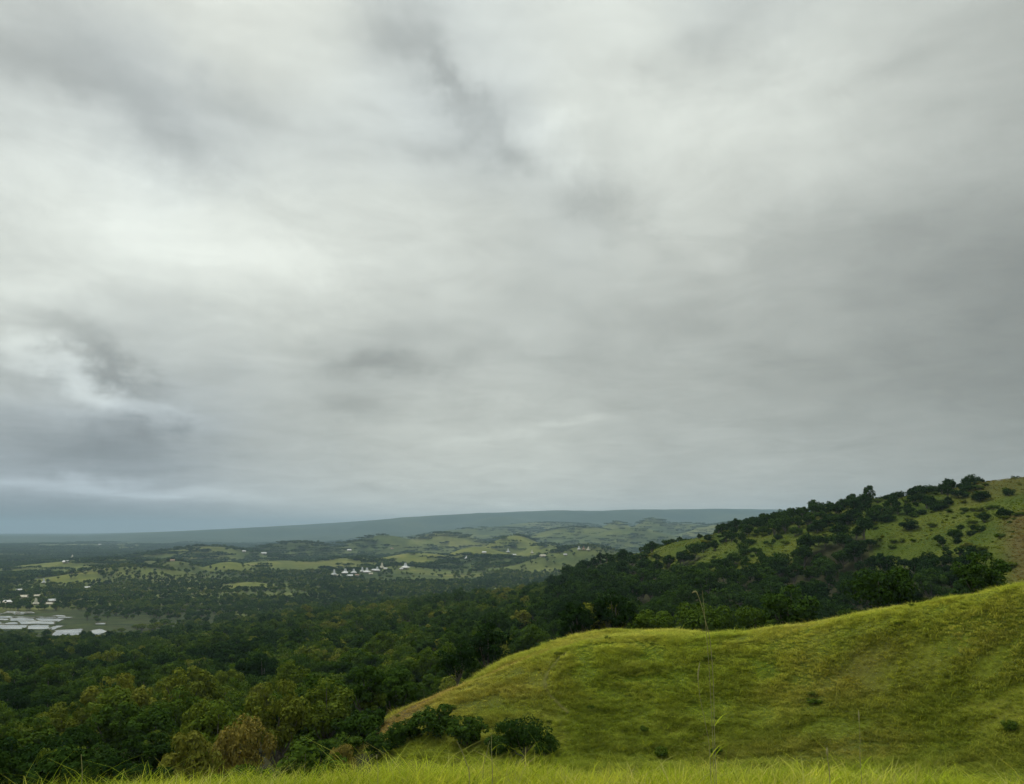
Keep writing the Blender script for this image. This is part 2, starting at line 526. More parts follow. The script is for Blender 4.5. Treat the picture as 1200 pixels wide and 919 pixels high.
def project(x, y, z):
    dz = z - EYE
    dep = y * CP + dz * SP
    up = -y * SP + dz * CP
    return CU + FPX * x / np.maximum(dep, 1e-3), CV - FPX * up / np.maximum(dep, 1e-3), dep


def ucol(x, y):
    return CU + FPX * np.tan(np.clip(np.arctan2(x, y), -1.4, 1.4)) / CP


# ------------------------------------------------------------------ land cover
RIDGE_FOREST_U = [300, 450, 600, 680, 720, 780, 870, 930, 1000, 1060, 1110, 1150, 1172, 1185]
RIDGE_FOREST_R = [930, 900, 900, 720, 600, 480, 425, 400, 385, 365, 335, 300, 235, 60]
CREST_U = [404, 450, 520, 600, 720, 870, 1000, 1100, 1200, 1500]
CREST_R = [88, 98, 109, 119, 121, 116, 112, 110, 106, 106]
SPUR_N_U = [404, 450, 480, 560, 640, 720, 1500]
SPUR_N_R = [88, 85, 80, 74, 66, 40, 30]


def cover(x, y):
    """wood (0..1 chance of trees), and which ground it is"""
    r = np.hypot(x, y)
    u = ucol(x, y)
    n = fbm(x / 55, y / 55, 61, 3)
    crest = np.interp(u, CREST_U, CREST_R) + (n - 0.5) * 8
    near = np.interp(u, SPUR_N_U, SPUR_N_R)
    spur = (u > 404) & (r > near) & (r < crest)
    knoll = r < 34
    rf = np.interp(u, RIDGE_FOREST_U, RIDGE_FOREST_R) * (1 + (n - 0.5) * 0.30)
    rf = np.where(u < 300, 960, rf)
    rf = np.where(u > 1183, 0, rf)
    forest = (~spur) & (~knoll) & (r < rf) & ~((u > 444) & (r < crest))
    slope = (~spur) & (~knoll) & (~forest) & (r < 900) & (u > 560)
    return spur, forest, slope


# ------------------------------------------------------------------ materials
def new_mat(name):
    m = bpy.data.materials.new(name)
    m.use_nodes = True
    nt = m.node_tree
    nt.nodes.clear()
    return m, nt


def nd(nt, kind, **kw):
    n = nt.nodes.new(kind)
    for k, v in kw.items():
        if k in n.inputs:
            n.inputs[k].default_value = v
        else:
            setattr(n, k, v)
    return n


def ramp(nt, fac, stops):
    n = nt.nodes.new('ShaderNodeValToRGB')
    el = n.color_ramp.elements
    while len(el) < len(stops):
        el.new(0.5)
    for e, (p, c) in zip(el, stops):
        e.position = p
        e.color = (*c, 1.0)
    if fac is not None:
        nt.links.new(fac, n.inputs[0])
    return n.outputs[0]


def mixc(nt, f, a, b, blend='MIX'):
    n = nt.nodes.new('ShaderNodeMix')
    n.data_type = 'RGBA'
    n.blend_type = blend
    for s, v in (('Factor', f), ('A', a), ('B', b)):
        if isinstance(v, (int, float)):
            n.inputs[s].default_value = v
        elif isinstance(v, tuple):
            n.inputs[s].default_value = (*v, 1.0)
        else:
            nt.links.new(v, n.inputs[s])
    return n.outputs['Result']


def mth(nt, op, a, b=None, clamp=False):
    n = nt.nodes.new('ShaderNodeMath')
    n.operation = op
    n.use_clamp = clamp
    for i, x in enumerate((a, b)):
        if x is None:
            continue
        if isinstance(x, (int, float)):
            n.inputs[i].default_value = x
        else:
            nt.links.new(x, n.inputs[i])
    return n.outputs[0]


def leaf_shader(nt, colour, trans=0.3):
    out = nd(nt, 'ShaderNodeOutputMaterial')
    pb = nd(nt, 'ShaderNodeBsdfDiffuse')
    tr = nd(nt, 'ShaderNodeBsdfTranslucent')
    mx = nd(nt, 'ShaderNodeMixShader')
    mx.inputs[0].default_value = trans
    nt.links.new(colour, pb.inputs['Color'])
    warm = mixc(nt, 1.0, colour, (1.15, 1.1, 0.6), 'MULTIPLY')
    nt.links.new(warm, tr.inputs['Color'])
    nt.links.new(pb.outputs[0], mx.inputs[1])
    nt.links.new(tr.outputs[0], mx.inputs[2])
    nt.links.new(mx.outputs[0], out.inputs['Surface'])


def mat_leaf():
    m, nt = new_mat('foliage')
    at_ = nd(nt, 'ShaderNodeAttribute', attribute_name='tint', attribute_type='INSTANCER')
    base = ramp(nt, at_.outputs['Fac'], [
        (0.00, (0.019, 0.044, 0.011)), (0.25, (0.046, 0.090, 0.016)), (0.50, (0.080, 0.132, 0.018)),
        (0.70, (0.128, 0.168, 0.024)), (0.85, (0.195, 0.205, 0.036)), (0.93, (0.225, 0.165, 0.050)), (1.0, (0.220, 0.115, 0.050))])
    ge = nd(nt, 'ShaderNodeNewGeometry')
    var = ramp(nt, ge.outputs['Random Per Island'], [(0.0, (0.70, 0.72, 0.7)), (0.6, (1.0, 1.0, 1.0)), (1.0, (1.5, 1.4, 1.2))])
    leaf_shader(nt, mixc(nt, 1.0, base, var, 'MULTIPLY'), 0.18)
    return m


def mat_bark():
    m, nt = new_mat('bark')
    tc = nd(nt, 'ShaderNodeTexCoord')
    nz = nd(nt, 'ShaderNodeTexNoise', Scale=6.0, Detail=5.0)
    nt.links.new(tc.outputs['Object'], nz.inputs['Vector'])
    c = ramp(nt, nz.outputs['Fac'], [(0.3, (0.06, 0.05, 0.038)), (0.7, (0.20, 0.18, 0.145))])
    out = nd(nt, 'ShaderNodeOutputMaterial')
    pb = nd(nt, 'ShaderNodeBsdfPrincipled', Roughness=0.9)
    nt.links.new(c, pb.inputs['Base Color'])
    nt.links.new(pb.outputs[0], out.inputs['Surface'])
    return m


def mat_grass(name, greens, dry, scale, rank_shade=None):
    """blades: colour drifts over the hillside and dries out where the attribute 'dry' says so"""
    m, nt = new_mat(name)
    oi = nd(nt, 'ShaderNodeObjectInfo')
    nz = nd(nt, 'ShaderNodeTexNoise', Scale=scale, Detail=4.0, Roughness=0.6)
    nt.links.new(oi.outputs['Location'], nz.inputs['Vector'])
    base = ramp(nt, nz.outputs['Fac'], greens)
    at_ = nd(nt, 'ShaderNodeAttribute', attribute_name='dry', attribute_type='INSTANCER')
    if rank_shade:
        rk = nd(nt, 'ShaderNodeAttribute', attribute_name='rank_shade', attribute_type='INSTANCER')  # darkens blade colour: ranker grass, plus painted dimness of the lower face
        base = mixc(nt, rk.outputs['Fac'], base, rank_shade)
    c = mixc(nt, at_.outputs['Fac'], base, dry)
    rnd = ramp(nt, oi.outputs['Random'], [(0.0, (0.55, 0.58, 0.55)), (1.0, (1.30, 1.28, 1.25))])
    ge = nd(nt, 'ShaderNodeNewGeometry')
    isl = ramp(nt, ge.outputs['Random Per Island'], [(0.0, (0.75, 0.8, 0.7)), (0.75, (1.05, 1.0, 1.0)), (1.0, (1.5, 1.3, 1.4))])
    c = mixc(nt, 1.0, mixc(nt, 1.0, c, rnd, 'MULTIPLY'), isl, 'MULTIPLY')
    leaf_shader(nt, c, 0.40)
    return m


def mat_ground():
    m, nt = new_mat('ground')
    ge = nd(nt, 'ShaderNodeNewGeometry')
    P = ge.outputs['Position']

    def noise(s, d=5, r=0.6):
        n = nd(nt, 'ShaderNodeTexNoise', Scale=s, Detail=float(d), Roughness=r)
        nt.links.new(P, n.inputs['Vector'])
        return n.outputs['Fac']
    near = ramp(nt, noise(0.09), [(0.30, (0.080, 0.125, 0.008)), (0.48, (0.112, 0.150, 0.011)), (0.62, (0.145, 0.165, 0.016)), (0.75, (0.145, 0.140, 0.022))])
    fine = ramp(nt, noise(1.7, 6), [(0.3, (0.6, 0.62, 0.6)), (0.7, (1.3, 1.28, 1.25))])
    near = mixc(nt, 1.0, near, fine, 'MULTIPLY')
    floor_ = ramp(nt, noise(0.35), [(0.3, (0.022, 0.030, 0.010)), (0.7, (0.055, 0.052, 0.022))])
    # the plain: fields, pasture and woods, too far to tell apart
    big = noise(0.0021, 6, 0.62)
    plain = ramp(nt, big, [(0.34, (0.034, 0.058, 0.016)), (0.46, (0.070, 0.100, 0.024)), (0.54, (0.125, 0.150, 0.036)), (0.62, (0.165, 0.170, 0.048)), (0.72, (0.080, 0.110, 0.028))])
    med = ramp(nt, noise(0.013, 5, 0.65), [(0.35, (0.55, 0.58, 0.55)), (0.65, (1.25, 1.22, 1.2))])
    plain = mixc(nt, 1.0, plain, med, 'MULTIPLY')
    bare = ramp(nt, noise(0.012, 6, 0.65), [(0.3, (0.080, 0.110, 0.022)), (0.5, (0.150, 0.170, 0.034)), (0.62, (0.200, 0.200, 0.048)), (0.75, (0.160, 0.130, 0.050))])
    mp = nd(nt, 'ShaderNodeMapping')
    mp.inputs['Scale'].default_value = (0.012, 0.05, 0.02)
    mp.inputs['Rotation'].default_value = (0, 0, 0.25)
    nt.links.new(P, mp.inputs['Vector'])
    fn = nd(nt, 'ShaderNodeTexNoise', Scale=1.0, Detail=3.0, Roughness=0.6)
    nt.links.new(mp.outputs[0], fn.inputs['Vector'])
    field = ramp(nt, fn.outputs['Fac'], [(0.36, (0.018, 0.032, 0.012)), (0.44, (0.030, 0.048, 0.014)), (0.50, (0.066, 0.088, 0.022)), (0.56, (0.034, 0.036, 0.018)), (0.64, (0.042, 0.062, 0.018))])
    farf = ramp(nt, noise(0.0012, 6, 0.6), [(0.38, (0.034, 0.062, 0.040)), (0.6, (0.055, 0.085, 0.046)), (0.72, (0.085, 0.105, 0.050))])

    def attr(n):
        a = nd(nt, 'ShaderNodeAttribute', attribute_name=n)
        return a.outputs['Fac']
    ridge = ramp(nt, noise(0.035), [(0.32, (0.048, 0.085, 0.010)), (0.50, (0.080, 0.112, 0.013)), (0.66, (0.115, 0.135, 0.020)), (0.78, (0.110, 0.105, 0.028))])
    ridge = mixc(nt, 1.0, ridge, fine, 'MULTIPLY')
    c = mixc(nt, attr('ridge'), near, ridge)
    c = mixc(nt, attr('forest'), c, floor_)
    c = mixc(nt, attr('dry'), c, (0.110, 0.088, 0.030))
    c = mixc(nt, attr('plain'), c, plain)
    c = mixc(nt, attr('field'), c, field)
    c = mixc(nt, attr('bare'), c, bare)
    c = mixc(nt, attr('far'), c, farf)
    out = nd(nt, 'ShaderNodeOutputMaterial')
    pb = nd(nt, 'ShaderNodeBsdfPrincipled', Roughness=0.95)
    pb.inputs['Specular IOR Level'].default_value = 0.1
    nt.links.new(c, pb.inputs['Base Color'])
    bm = nd(nt, 'ShaderNodeBump', Strength=0.6, Distance=0.25)
    nt.links.new(noise(3.5, 6), bm.inputs['Height'])
    nt.links.new(bm.outputs[0], pb.inputs['Normal'])
    nt.links.new(pb.outputs[0], out.inputs['Surface'])
    return m


def mat_simple(name, col, rough=0.8, spec=0.3, var=0.0, scale=3.0, metal=0.0):
    m, nt = new_mat(name)
    out = nd(nt, 'ShaderNodeOutputMaterial')
    pb = nd(nt, 'ShaderNodeBsdfPrincipled', Roughness=rough, Metallic=metal)
    pb.inputs['Specular IOR Level'].default_value = spec
    tc = nd(nt, 'ShaderNodeTexCoord')
    nz = nd(nt, 'ShaderNodeTexNoise', Scale=scale, Detail=5.0)
    nt.links.new(tc.outputs['Object'], nz.inputs['Vector'])
    lo = tuple(c * (1 - var) for c in col)
    hi = tuple(min(1, c * (1 + var)) for c in col)
    nt.links.new(ramp(nt, nz.outputs['Fac'], [(0.3, lo), (0.7, hi)]), pb.inputs['Base Color'])
    nt.links.new(pb.outputs[0], out.inputs['Surface'])
    return m


M_LEAF = mat_leaf()
M_BARK = mat_bark()
M_GROUND = mat_ground()
M_FGRASS = mat_grass('knoll_grass', [(0.32, (0.190, 0.300, 0.018)), (0.46, (0.350, 0.460, 0.030)), (0.58, (0.480, 0.540, 0.055)), (0.72, (0.420, 0.420, 0.075))], (0.58, 0.52, 0.26), 1.6)
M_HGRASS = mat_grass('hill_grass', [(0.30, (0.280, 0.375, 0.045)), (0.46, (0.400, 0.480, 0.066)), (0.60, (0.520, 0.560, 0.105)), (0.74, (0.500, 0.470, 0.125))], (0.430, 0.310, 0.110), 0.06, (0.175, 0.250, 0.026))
M_RGRASS = mat_grass('ridge_grass', [(0.32, (0.075, 0.130, 0.012)), (0.50, (0.135, 0.185, 0.018)), (0.64, (0.210, 0.240, 0.032)), (0.76, (0.190, 0.180, 0.042))], (0.210, 0.140, 0.050), 0.03)
M_STRAW = mat_simple('straw', (0.30, 0.28, 0.12), 0.6, 0.3, 0.2, 8)
M_TIN = mat_simple('tin_roof', (0.62, 0.63, 0.62), 0.5, 0.4, 0.15, 0.4)
M_THATCH = mat_simple('thatch', (0.62, 0.58, 0.46), 0.9, 0.2, 0.2, 0.6)
M_RUST = mat_simple('rusty_tin', (0.33, 0.22, 0.15), 0.7, 0.3, 0.25, 0.4)
M_WALL = mat_simple('house_wall', (0.42, 0.36, 0.28), 0.85, 0.2, 0.2, 0.8)
M_WOOD = mat_simple('house_timber', (0.10, 0.075, 0.05), 0.85, 0.2, 0.3, 2.0)
M_WATER = mat_simple('paddy_water', (0.36, 0.36, 0.32), 0.12, 1.0, 0.6, 0.035)

# ------------------------------------------------------------------ ground sheet
az_in = np.radians(np.linspace(-44, 44, 430))
az_out = np.radians(np.linspace(44, 316, 80)[1:-1])
AZ = np.concatenate([az_in, az_out])
RR = np.concatenate([np.exp(np.linspace(math.log(0.5), math.log(60), 70))[:-1],
                     np.linspace(60, 130, 60)[:-1],
                     np.exp(np.linspace(math.log(130), math.log(30000), 215))])
gx = np.outer(RR, np.sin(AZ))
gy = np.outer(RR, np.cos(AZ))
gz, gbare = terrain(gx, gy, True)

# rice paddies on the valley floor: flatten the ground under them
PAD_Z = 1.1
pad_c = ray_ground(20, 728)
px0, py0 = pad_c[0], pad_c[1]

nr, na = gx.shape
V = np.stack([gx.ravel(), gy.ravel(), gz.ravel()], 1)
V = np.vstack([V, [[0, 0, float(terrain(np.array([0.0]), np.array([0.0]))[0])]]])
ii, jj = np.meshgrid(np.arange(nr - 1), np.arange(na), indexing='ij')
j2 = (jj + 1) % na
Q = np.stack([ii * na + jj, ii * na + j2, (ii + 1) * na + j2, (ii + 1) * na + jj], -1).reshape(-1, 4)[:, ::-1]
T = np.stack([np.arange(na), np.full(na, nr * na), (np.arange(na) + 1) % na], 1)[:, ::-1]
gme = mesh_np('ground', V, Q, T, (M_GROUND,), smooth=True)
ground = tag(obj('ground', gme), 'rolling grass hills, forest floor and wide plain of fields', None, None, 'structure')


def set_attr(me, name, arr, domain='POINT'):
    a = me.attributes.new(name, 'FLOAT', domain)
    a.data.foreach_set('value', np.asarray(arr, np.float32))


def dry_mask(x, y):
    """dry, browned grass: the worn strip down the spur's back edge and patches on its face"""
    r = np.hypot(x, y)
    u = ucol(x, y)
    rc = np.interp(u, [440, 520, 600, 720, 760], [90, 98, 103.5, 104.5, 106])
    edge = np.exp(-((r - rc) / 3.0) ** 2) * (1 - sstep(690, 770, u)) * sstep(405, 450, u)
    p = sstep(0.50, 0.68, fbm(x / 16, y / 9, 77, 4))
    flank = sstep(430, 480, u) * (1 - sstep(600, 690, u)) * sstep(82, 90, r) * (1 - sstep(104, 110, r)) * 0.35 * (0.4 + fbm(x / 6, y / 6, 83, 3))
    blob = np.exp(-(((u - 985) / 85) ** 2 + ((r - 87.5) / 4.5) ** 2)) * 0.9
    blob2 = np.exp(-(((u - 960) / 110) ** 2 + ((r - 77.5) / 3.0) ** 2)) * 0.7
    right = sstep(1158, 1196, u) * sstep(180, 230, r) * (1 - sstep(380, 400, r)) * 0.85 * (0.5 + 0.8 * fbm(x / 14, y / 14, 84, 3))
    top = sstep(1090, 1150, u) * sstep(440, 470, r) * (1 - sstep(800, 1000, r)) * 0.45
    return np.clip(flank + edge * 0.85 + p * 0.12 * (r < 150) + blob * (0.1 + 0.6 * fbm(x / 3, y / 3, 79, 3)) + blob2 * 0.8 * fbm(x / 3, y / 3, 80, 3) * 1.2 + right + top, 0, 1) * (r < 1000)


vx, vy = V[:, 0], V[:, 1]
vr = np.hypot(vx, vy)
sp_, fo_, sl_ = cover(vx, vy)
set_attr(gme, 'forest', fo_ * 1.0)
set_attr(gme, 'plain', sstep(900, 1050, vr))
set_attr(gme, 'bare', np.concatenate([gbare.ravel(), [0]]))
_pu, _pv, _pd = project(vx, vy, V[:, 2])
set_attr(gme, 'field', sstep(990, 1060, vr) * (1 - sstep(1430, 1500, vr)) * (1 - sstep(250, 300, _pu)) * (_pd > 0))
set_attr(gme, 'ridge', sstep(125, 170, vr))
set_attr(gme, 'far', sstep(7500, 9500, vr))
set_attr(gme, 'dry', dry_mask(vx, vy) * (vr < 1000))


# ------------------------------------------------------------------ tree shapes
def tube(pts, radii, n=6):
    pts = np.asarray(pts, float)
    V, Q = [], []
    for i, p in enumerate(pts):
        d = pts[min(i + 1, len(pts) - 1)] - pts[max(i - 1, 0)]
        d /= np.linalg.norm(d) + 1e-9
        a = np.cross(d, (0.3, 1, 0.2))
        a /= np.linalg.norm(a)
        b = np.cross(d, a)
        for k in range(n):
            t = 2 * math.pi * k / n
            V.append(p + radii[i] * (math.cos(t) * a + math.sin(t) * b))
    for i in range(len(pts) - 1):
        for k in range(n):
            Q.append((i * n + k, i * n + (k + 1) % n, (i + 1) * n + (k + 1) % n, (i + 1) * n + k))
    return np.array(V), np.array(Q)


def join(parts):
    Vs, Qs, off = [], [], 0
    for v, q in parts:
        Vs.append(v)
        Qs.append(q + off)
        off += len(v)
    return np.vstack(Vs), np.vstack(Qs)


def leaves(P, Nn, size, rg):
    """one small bent quad for each point"""
    n = len(P)
    t = rg.normal(size=(n, 3))
    t -= (t * Nn).sum(1, keepdims=True) * Nn
    t /= np.linalg.norm(t, axis=1, keepdims=True) + 1e-9
    b = np.cross(Nn, t)
    s = (size * rg.uniform(0.6, 1.35, n))[:, None]
    asp = rg.uniform(0.45, 0.8, n)[:, None]
    v0 = P - t * s * 0.5
    v1 = P + b * s * asp * 0.5 - Nn * s * 0.08
    v2 = P + t * s * 0.55 - Nn * s * 0.18
    v3 = P - b * s * asp * 0.5 - Nn * s * 0.08
    V = np.stack([v0, v1, v2, v3], 1).reshape(-1, 3)
    return V, np.arange(4 * n).reshape(n, 4)


def unit(v):
    return v / (np.linalg.norm(v, axis=1, keepdims=True) + 1e-9)


def tree_shape(seed, H=9.0, W=4.0, base=0.32, lobes=22, nl=3400, lsize=0.36, flat=1.0, cone=0.0, bushy=False):
    """(trunk V,Q) and (crown V,Q); height H, crown radius W"""
    rg = np.random.default_rng(seed)
    zb = H * base
    zc = zb + (H - zb) * 0.48
    ch = (H - zb) * 0.5
    C, R = [], []
    for i in range(int(lobes * 1.7)):
        d = unit(rg.normal(size=(1, 3)))[0]
        d[2] = d[2] * 0.75 + 0.22
        k = rg.uniform(0.45, 0.92)
        hz = d[2] * k
        taper = 1.0 - cone * max(0, hz)
        C.append((d[0] * k * W * taper, d[1] * k * W * taper, zc + hz * ch * flat))
        R.append(W * rg.uniform(0.17, 0.36) * (1 - 0.25 * cone))
    C, R = np.array(C), np.array(R)
    # leaves sit on the outside of the boughs' clumps
    per = np.maximum(1, (nl * R ** 2 / (R ** 2).sum()).astype(int))
    Ps, Ns = [], []
    for c, r, k in zip(C, R, per):
        d = unit(rg.normal(size=(k, 3)) + np.array([0, 0, 0.45]))
        rad = r * (0.72 + 0.36 * rg.random(k) ** 0.6)[:, None]
        p = c + d * rad * np.array([1, 1, 0.78])
        nn = unit(d + np.array([0, 0, 0.35]) + rg.normal(size=(k, 3)) * 0.30)
        Ps.append(p)
        Ns.append(nn)
    P, Nn = np.vstack(Ps), np.vstack(Ns)
    cv = leaves(P, Nn, lsize, rg)
    # trunk and limbs
    parts = []
    lean = rg.normal(size=2) * 0.25
    tp = [(0, 0, -0.6), (lean[0] * .3, lean[1] * .3, zb * 0.5), (lean[0], lean[1], zb), (lean[0] * 1.2, lean[1] * 1.2, zc + ch * 0.35)]
    r0 = 0.028 * H
    parts.append(tube(tp, [r0 * 1.35, r0, r0 * 0.85, r0 * 0.3], 7))
    for i in np.argsort(-R)[:9 if not bushy else 6]:
        st = np.array((lean[0], lean[1], zb * rg.uniform(0.7, 1.15) + 0.2))
        en = C[i]
        mid = (st + en) / 2 + np.array([0, 0, -0.1 * H * rg.random()])
        parts.append(tube([st, mid, en], [r0 * 0.55, r0 * 0.36, r0 * 0.12], 5))
    return join(parts), cv


def build_proto(name, shp):
    (tv, tq), (cv, cq) = shp
    mt = mesh_np(name + '_trunk', tv, tq, None, (M_BARK,), smooth=True)
    mc = mesh_np(name + '_crown', cv, cq, None, (M_LEAF,))
    V, Q = join([(tv, tq), (cv, cq)])
    mi = np.concatenate([np.zeros(len(tq), int), np.ones(len(cq), int)])
    mw = mesh_np(name + '_whole', V, Q, None, (M_BARK, M_LEAF), qmat=mi)
    return mt, mc, mw


NEAR = []        # (trunk, crown, whole, height, radius)
specs = [
    dict(seed=1, H=9.5, W=4.2, base=0.16, lobes=24), dict(seed=2, H=10.5, W=4.0, base=0.20, lobes=26),
    dict(seed=3, H=8.0, W=4.6, base=0.22, lobes=20, flat=0.8), dict(seed=4, H=9.0, W=3.5, base=0.12, lobes=20, cone=0.25),
    dict(seed=5, H=7.5, W=4.3, base=0.24, lobes=17, flat=0.75), dict(seed=6, H=11.5, W=3.9, base=0.22, lobes=28, cone=0.15),
    dict(seed=7, H=9.0, W=4.9, base=0.18, lobes=28, flat=0.9), dict(seed=8, H=10.0, W=3.2, base=0.26, lobes=16),
]
for i, s in enumerate(specs):
    t, c, w = build_proto('tree', tree_shape(nl=4600, lsize=0.42, **s))
    NEAR.append((t, c, w, s['H'], s['W']))
MID = []
for i, s in enumerate(specs):
    s2 = dict(s)
    s2['seed'] += 50
    t, c, w = build_proto('tree', tree_shape(nl=1100, lsize=0.80, **s2))
    MID.append((t, c, w, s['H'], s['W']))
FARP = []
for i, s in enumerate(specs[:5]):
    s2 = dict(s)
    s2['seed'] += 90
    s2['lobes'] = 9
    t, c, w = build_proto('tree', tree_shape(nl=260, lsize=1.7, **s2))
    FARP.append((t, c, w, s['H'], s['W']))
SHRUB = []
for i in range(4):
    s = dict(seed=200 + i, H=3.0, W=2.0, base=0.02, lobes=20, nl=2600, lsize=0.27, bushy=True)
    t, c, w = build_proto('shrub', tree_shape(**s))
    SHRUB.append((t, c, w, 3.0, 2.0))

# a grove for the far plain: a dozen crowns side by side
GROVE = []
for k in range(4):
    rg = np.random.default_rng(300 + k)
    parts = []
    for q in range(14):
        (tv, tq), (cv, cq) = tree_shape(400 + k * 20 + q, H=rg.uniform(6, 11), W=rg.uniform(4, 6), lobes=8, nl=60, lsize=3.4, base=0.15)
        off = np.array([rg.normal() * 13, rg.normal() * 11, 0])
        parts.append((cv + off, cq))
    V_, Q_ = join(parts)
    GROVE.append(mesh_np('grove', V_, Q_, None, (M_LEAF,)))


# ------------------------------------------------------------------ scattering as one mass
def proto_collection(name, meshes):
    c = bpy.data.collections.new(name)
    for i, me in enumerate(meshes):
        o = bpy.data.objects.new('%s_%02d' % (name, i), me)
        c.objects.link(o)
    return c


def scatter(name, P, rot, scl, idx, coll, attrs, label):
    """one object: points that carry copies of the shapes in coll"""
    me = bpy.data.meshes.new(name)
    P = np.asarray(P, np.float32)
    me.vertices.add(len(P))
    me.vertices.foreach_set('co', P.ravel())
    for nm, arr in attrs.items():
        set_attr(me, nm, arr)
    a = me.attributes.new('rot', 'FLOAT_VECTOR', 'POINT')
    a.data.foreach_set('vector', np.asarray(rot, np.float32).ravel())
    a = me.attributes.new('scl', 'FLOAT_VECTOR', 'POINT')
    a.data.foreach_set('vector', np.asarray(scl, np.float32).ravel())
    a = me.attributes.new('idx', 'INT', 'POINT')
    a.data.foreach_set('value', np.asarray(idx, np.int32))
    o = obj(name, me)
    tag(o, label, None, None, 'stuff')
    ng = bpy.data.node_groups.new(name, 'GeometryNodeTree')
    ng.interface.new_socket('Geometry', in_out='INPUT', socket_type='NodeSocketGeometry')
    ng.interface.new_socket('Geometry', in_out='OUTPUT', socket_type='NodeSocketGeometry')
    n = ng.nodes
    gi, go = n.new('NodeGroupInput'), n.new('NodeGroupOutput')
    ci = n.new('GeometryNodeCollectionInfo')
    ci.inputs['Collection'].default_value = coll
    ci.inputs['Separate Children'].default_value = True
    ci.inputs['Reset Children'].default_value = True
    ip = n.new('GeometryNodeInstanceOnPoints')
    ip.inputs['Pick Instance'].default_value = True

    def named(nm, ty):
        q = n.new('GeometryNodeInputNamedAttribute')
        q.data_type = ty
        q.inputs['Name'].default_value = nm
        return q.outputs['Attribute']
    lk = ng.links.new
    e2r = n.new('FunctionNodeEulerToRotation')
    lk(named('rot', 'FLOAT_VECTOR'), e2r.inputs[0])
    m2p = n.new('GeometryNodeMeshToPoints')
    lk(gi.outputs[0], m2p.inputs[0])
    lk(m2p.outputs[0], ip.inputs['Points'])
    lk(ci.outputs[0], ip.inputs['Instance'])
    lk(named('idx', 'INT'), ip.inputs['Instance Index'])
    lk(e2r.outputs[0], ip.inputs['Rotation'])
    lk(named('scl', 'FLOAT_VECTOR'), ip.inputs['Scale'])
    lk(ip.outputs[0], go.inputs[0])
    md = o.modifiers.new('scatter', 'NODES')
    md.node_group = ng
    return o


def jitter_polar(r0, r1, space, u0=-260, u1=1460, grow=0.0):
    """jittered points at about even spacing in the wedge of land ahead"""
    a0, a1 = az_col(u0), az_col(u1)
    X_, Y_ = [], []
    r = r0
    while r < r1:
        s = space * (1 + grow * (r - r0) / (r1 - r0))
        n = int((a1 - a0) * r / s)
        a = a0 + (np.arange(n) + rng.random(n)) / n * (a1 - a0)
        q = r + (rng.random(n) - 0.5) * s * 1.1
        X_.append(np.sin(a) * q)
        Y_.append(np.cos(a) * q)
        r += s
    return np.concatenate(X_), np.concatenate(Y_)


def tints(x, y, spread=0.14, seed=91):
    """greens drift through the wood; a few trees are yellow or rusty"""
    n = fbm(x / 60, y / 60, seed, 3)
    t = 0.08 + np.clip((n - 0.40) * 1.5, 0, 0.55) + rng.normal(size=len(x)) * spread
    odd = rng.random(len(x))
    t = np.where(odd > 0.95, rng.uniform(0.6, 0.82, len(x)), t)
    return np.clip(t, 0.0, 0.86)


def in_view(x, y, z, top):
    """does the land let the top of this show?"""
    ok = np.zeros(len(x), bool)
    pu, pv, dp = project(x, y, z + top)
    fr = (dp > 0) & (pu > -25) & (pu < 1225) & (pv < 925)
    el = (z + top * 0.75 - EYE) / np.hypot(x, y)
    ids = np.nonzero(fr & (np.hypot(x, y) < 640))[0]
    q = np.linspace(0.02, 0.97, 40)[:, None]
    for c in np.array_split(ids, max(1, len(ids) // 1500)):
        xx, yy = q * x[c][None], q * y[c][None]
        ok[c] = ((terrain(xx, yy) - EYE) / np.hypot(xx, yy)).max(0) < el[c]
    return ok


# ------------------------------------------------------------------ the forest
fx, fy = jitter_polar(38, 960, 6.6, grow=0.15)
_, fo, sl = cover(fx, fy)
ur = ucol(fx, fy)
rr_ = np.hypot(fx, fy)
# sparser on the open ridge, thick along its skyline
clump = fbm(fx / 38, fy / 38, 111, 3)
sky_r = np.interp(ur, [840, 870, 930, 1000, 1060, 1100, 1150, 1165], [590, 556, 536, 515, 503, 496, 496, 496])
skyline = sl & (ur > 835) & (ur < 1158) & (np.abs(rr_ - sky_r + 6) < np.interp(ur, [840, 900, 1000, 1100, 1158], [70, 70, 62, 44, 14]))
patch = sl & ~skyline & (clump > np.interp(ur, [600, 800, 900, 1000, 1100, 1200], [0.40, 0.43, 0.45, 0.49, 0.55, 0.70])) & (ur < 1180) & (rng.random(len(fx)) < 0.75)
back = sl & (rr_ > sky_r + 40) & (ur > 835) & (rng.random(len(fx)) < 0.3)
gapn = fbm(fx / 30, fy / 30, 117, 2)
keep = (fo & (rng.random(len(fx)) > 0.05 + 0.25 * (gapn > 0.72))) | skyline | patch | back
fx, fy, ur, rr_ = fx[keep], fy[keep], ur[keep], rr_[keep]
small = (patch | back)[keep]
isky = skyline[keep]
fz = terrain(fx, fy) - np.where(isky | small, 1.6, 0.0)
fs = 0.52 + 0.75 * rng.random(len(fx)) ** 1.3
fs = fs * np.where(small, 0.72, 1.0) * np.where(isky, rng.uniform(0.8, 1.05, len(fx)), 1.0)
fs = np.where((rr_ > 330) & (ur > 1040), np.minimum(fs, 0.78), fs)
fs *= np.interp(rr_, [38, 90, 160], [0.58, 0.74, 0.95])
ft = tints(fx, fy)
ft = np.where((ur > 640) & (rr_ > 150), ft * 0.33, ft)
ft = np.where((ur < 640) & (ur > 330) & (rr_ > 130), ft + 0.10, ft)
ft = np.where(rr_ < 125, np.minimum(ft, 0.56), ft)
ft = np.clip(ft, 0, 0.8)
frot = rng.uniform(0, 2 * math.pi, len(fx))
fi = rng.integers(0, len(NEAR), len(fx))

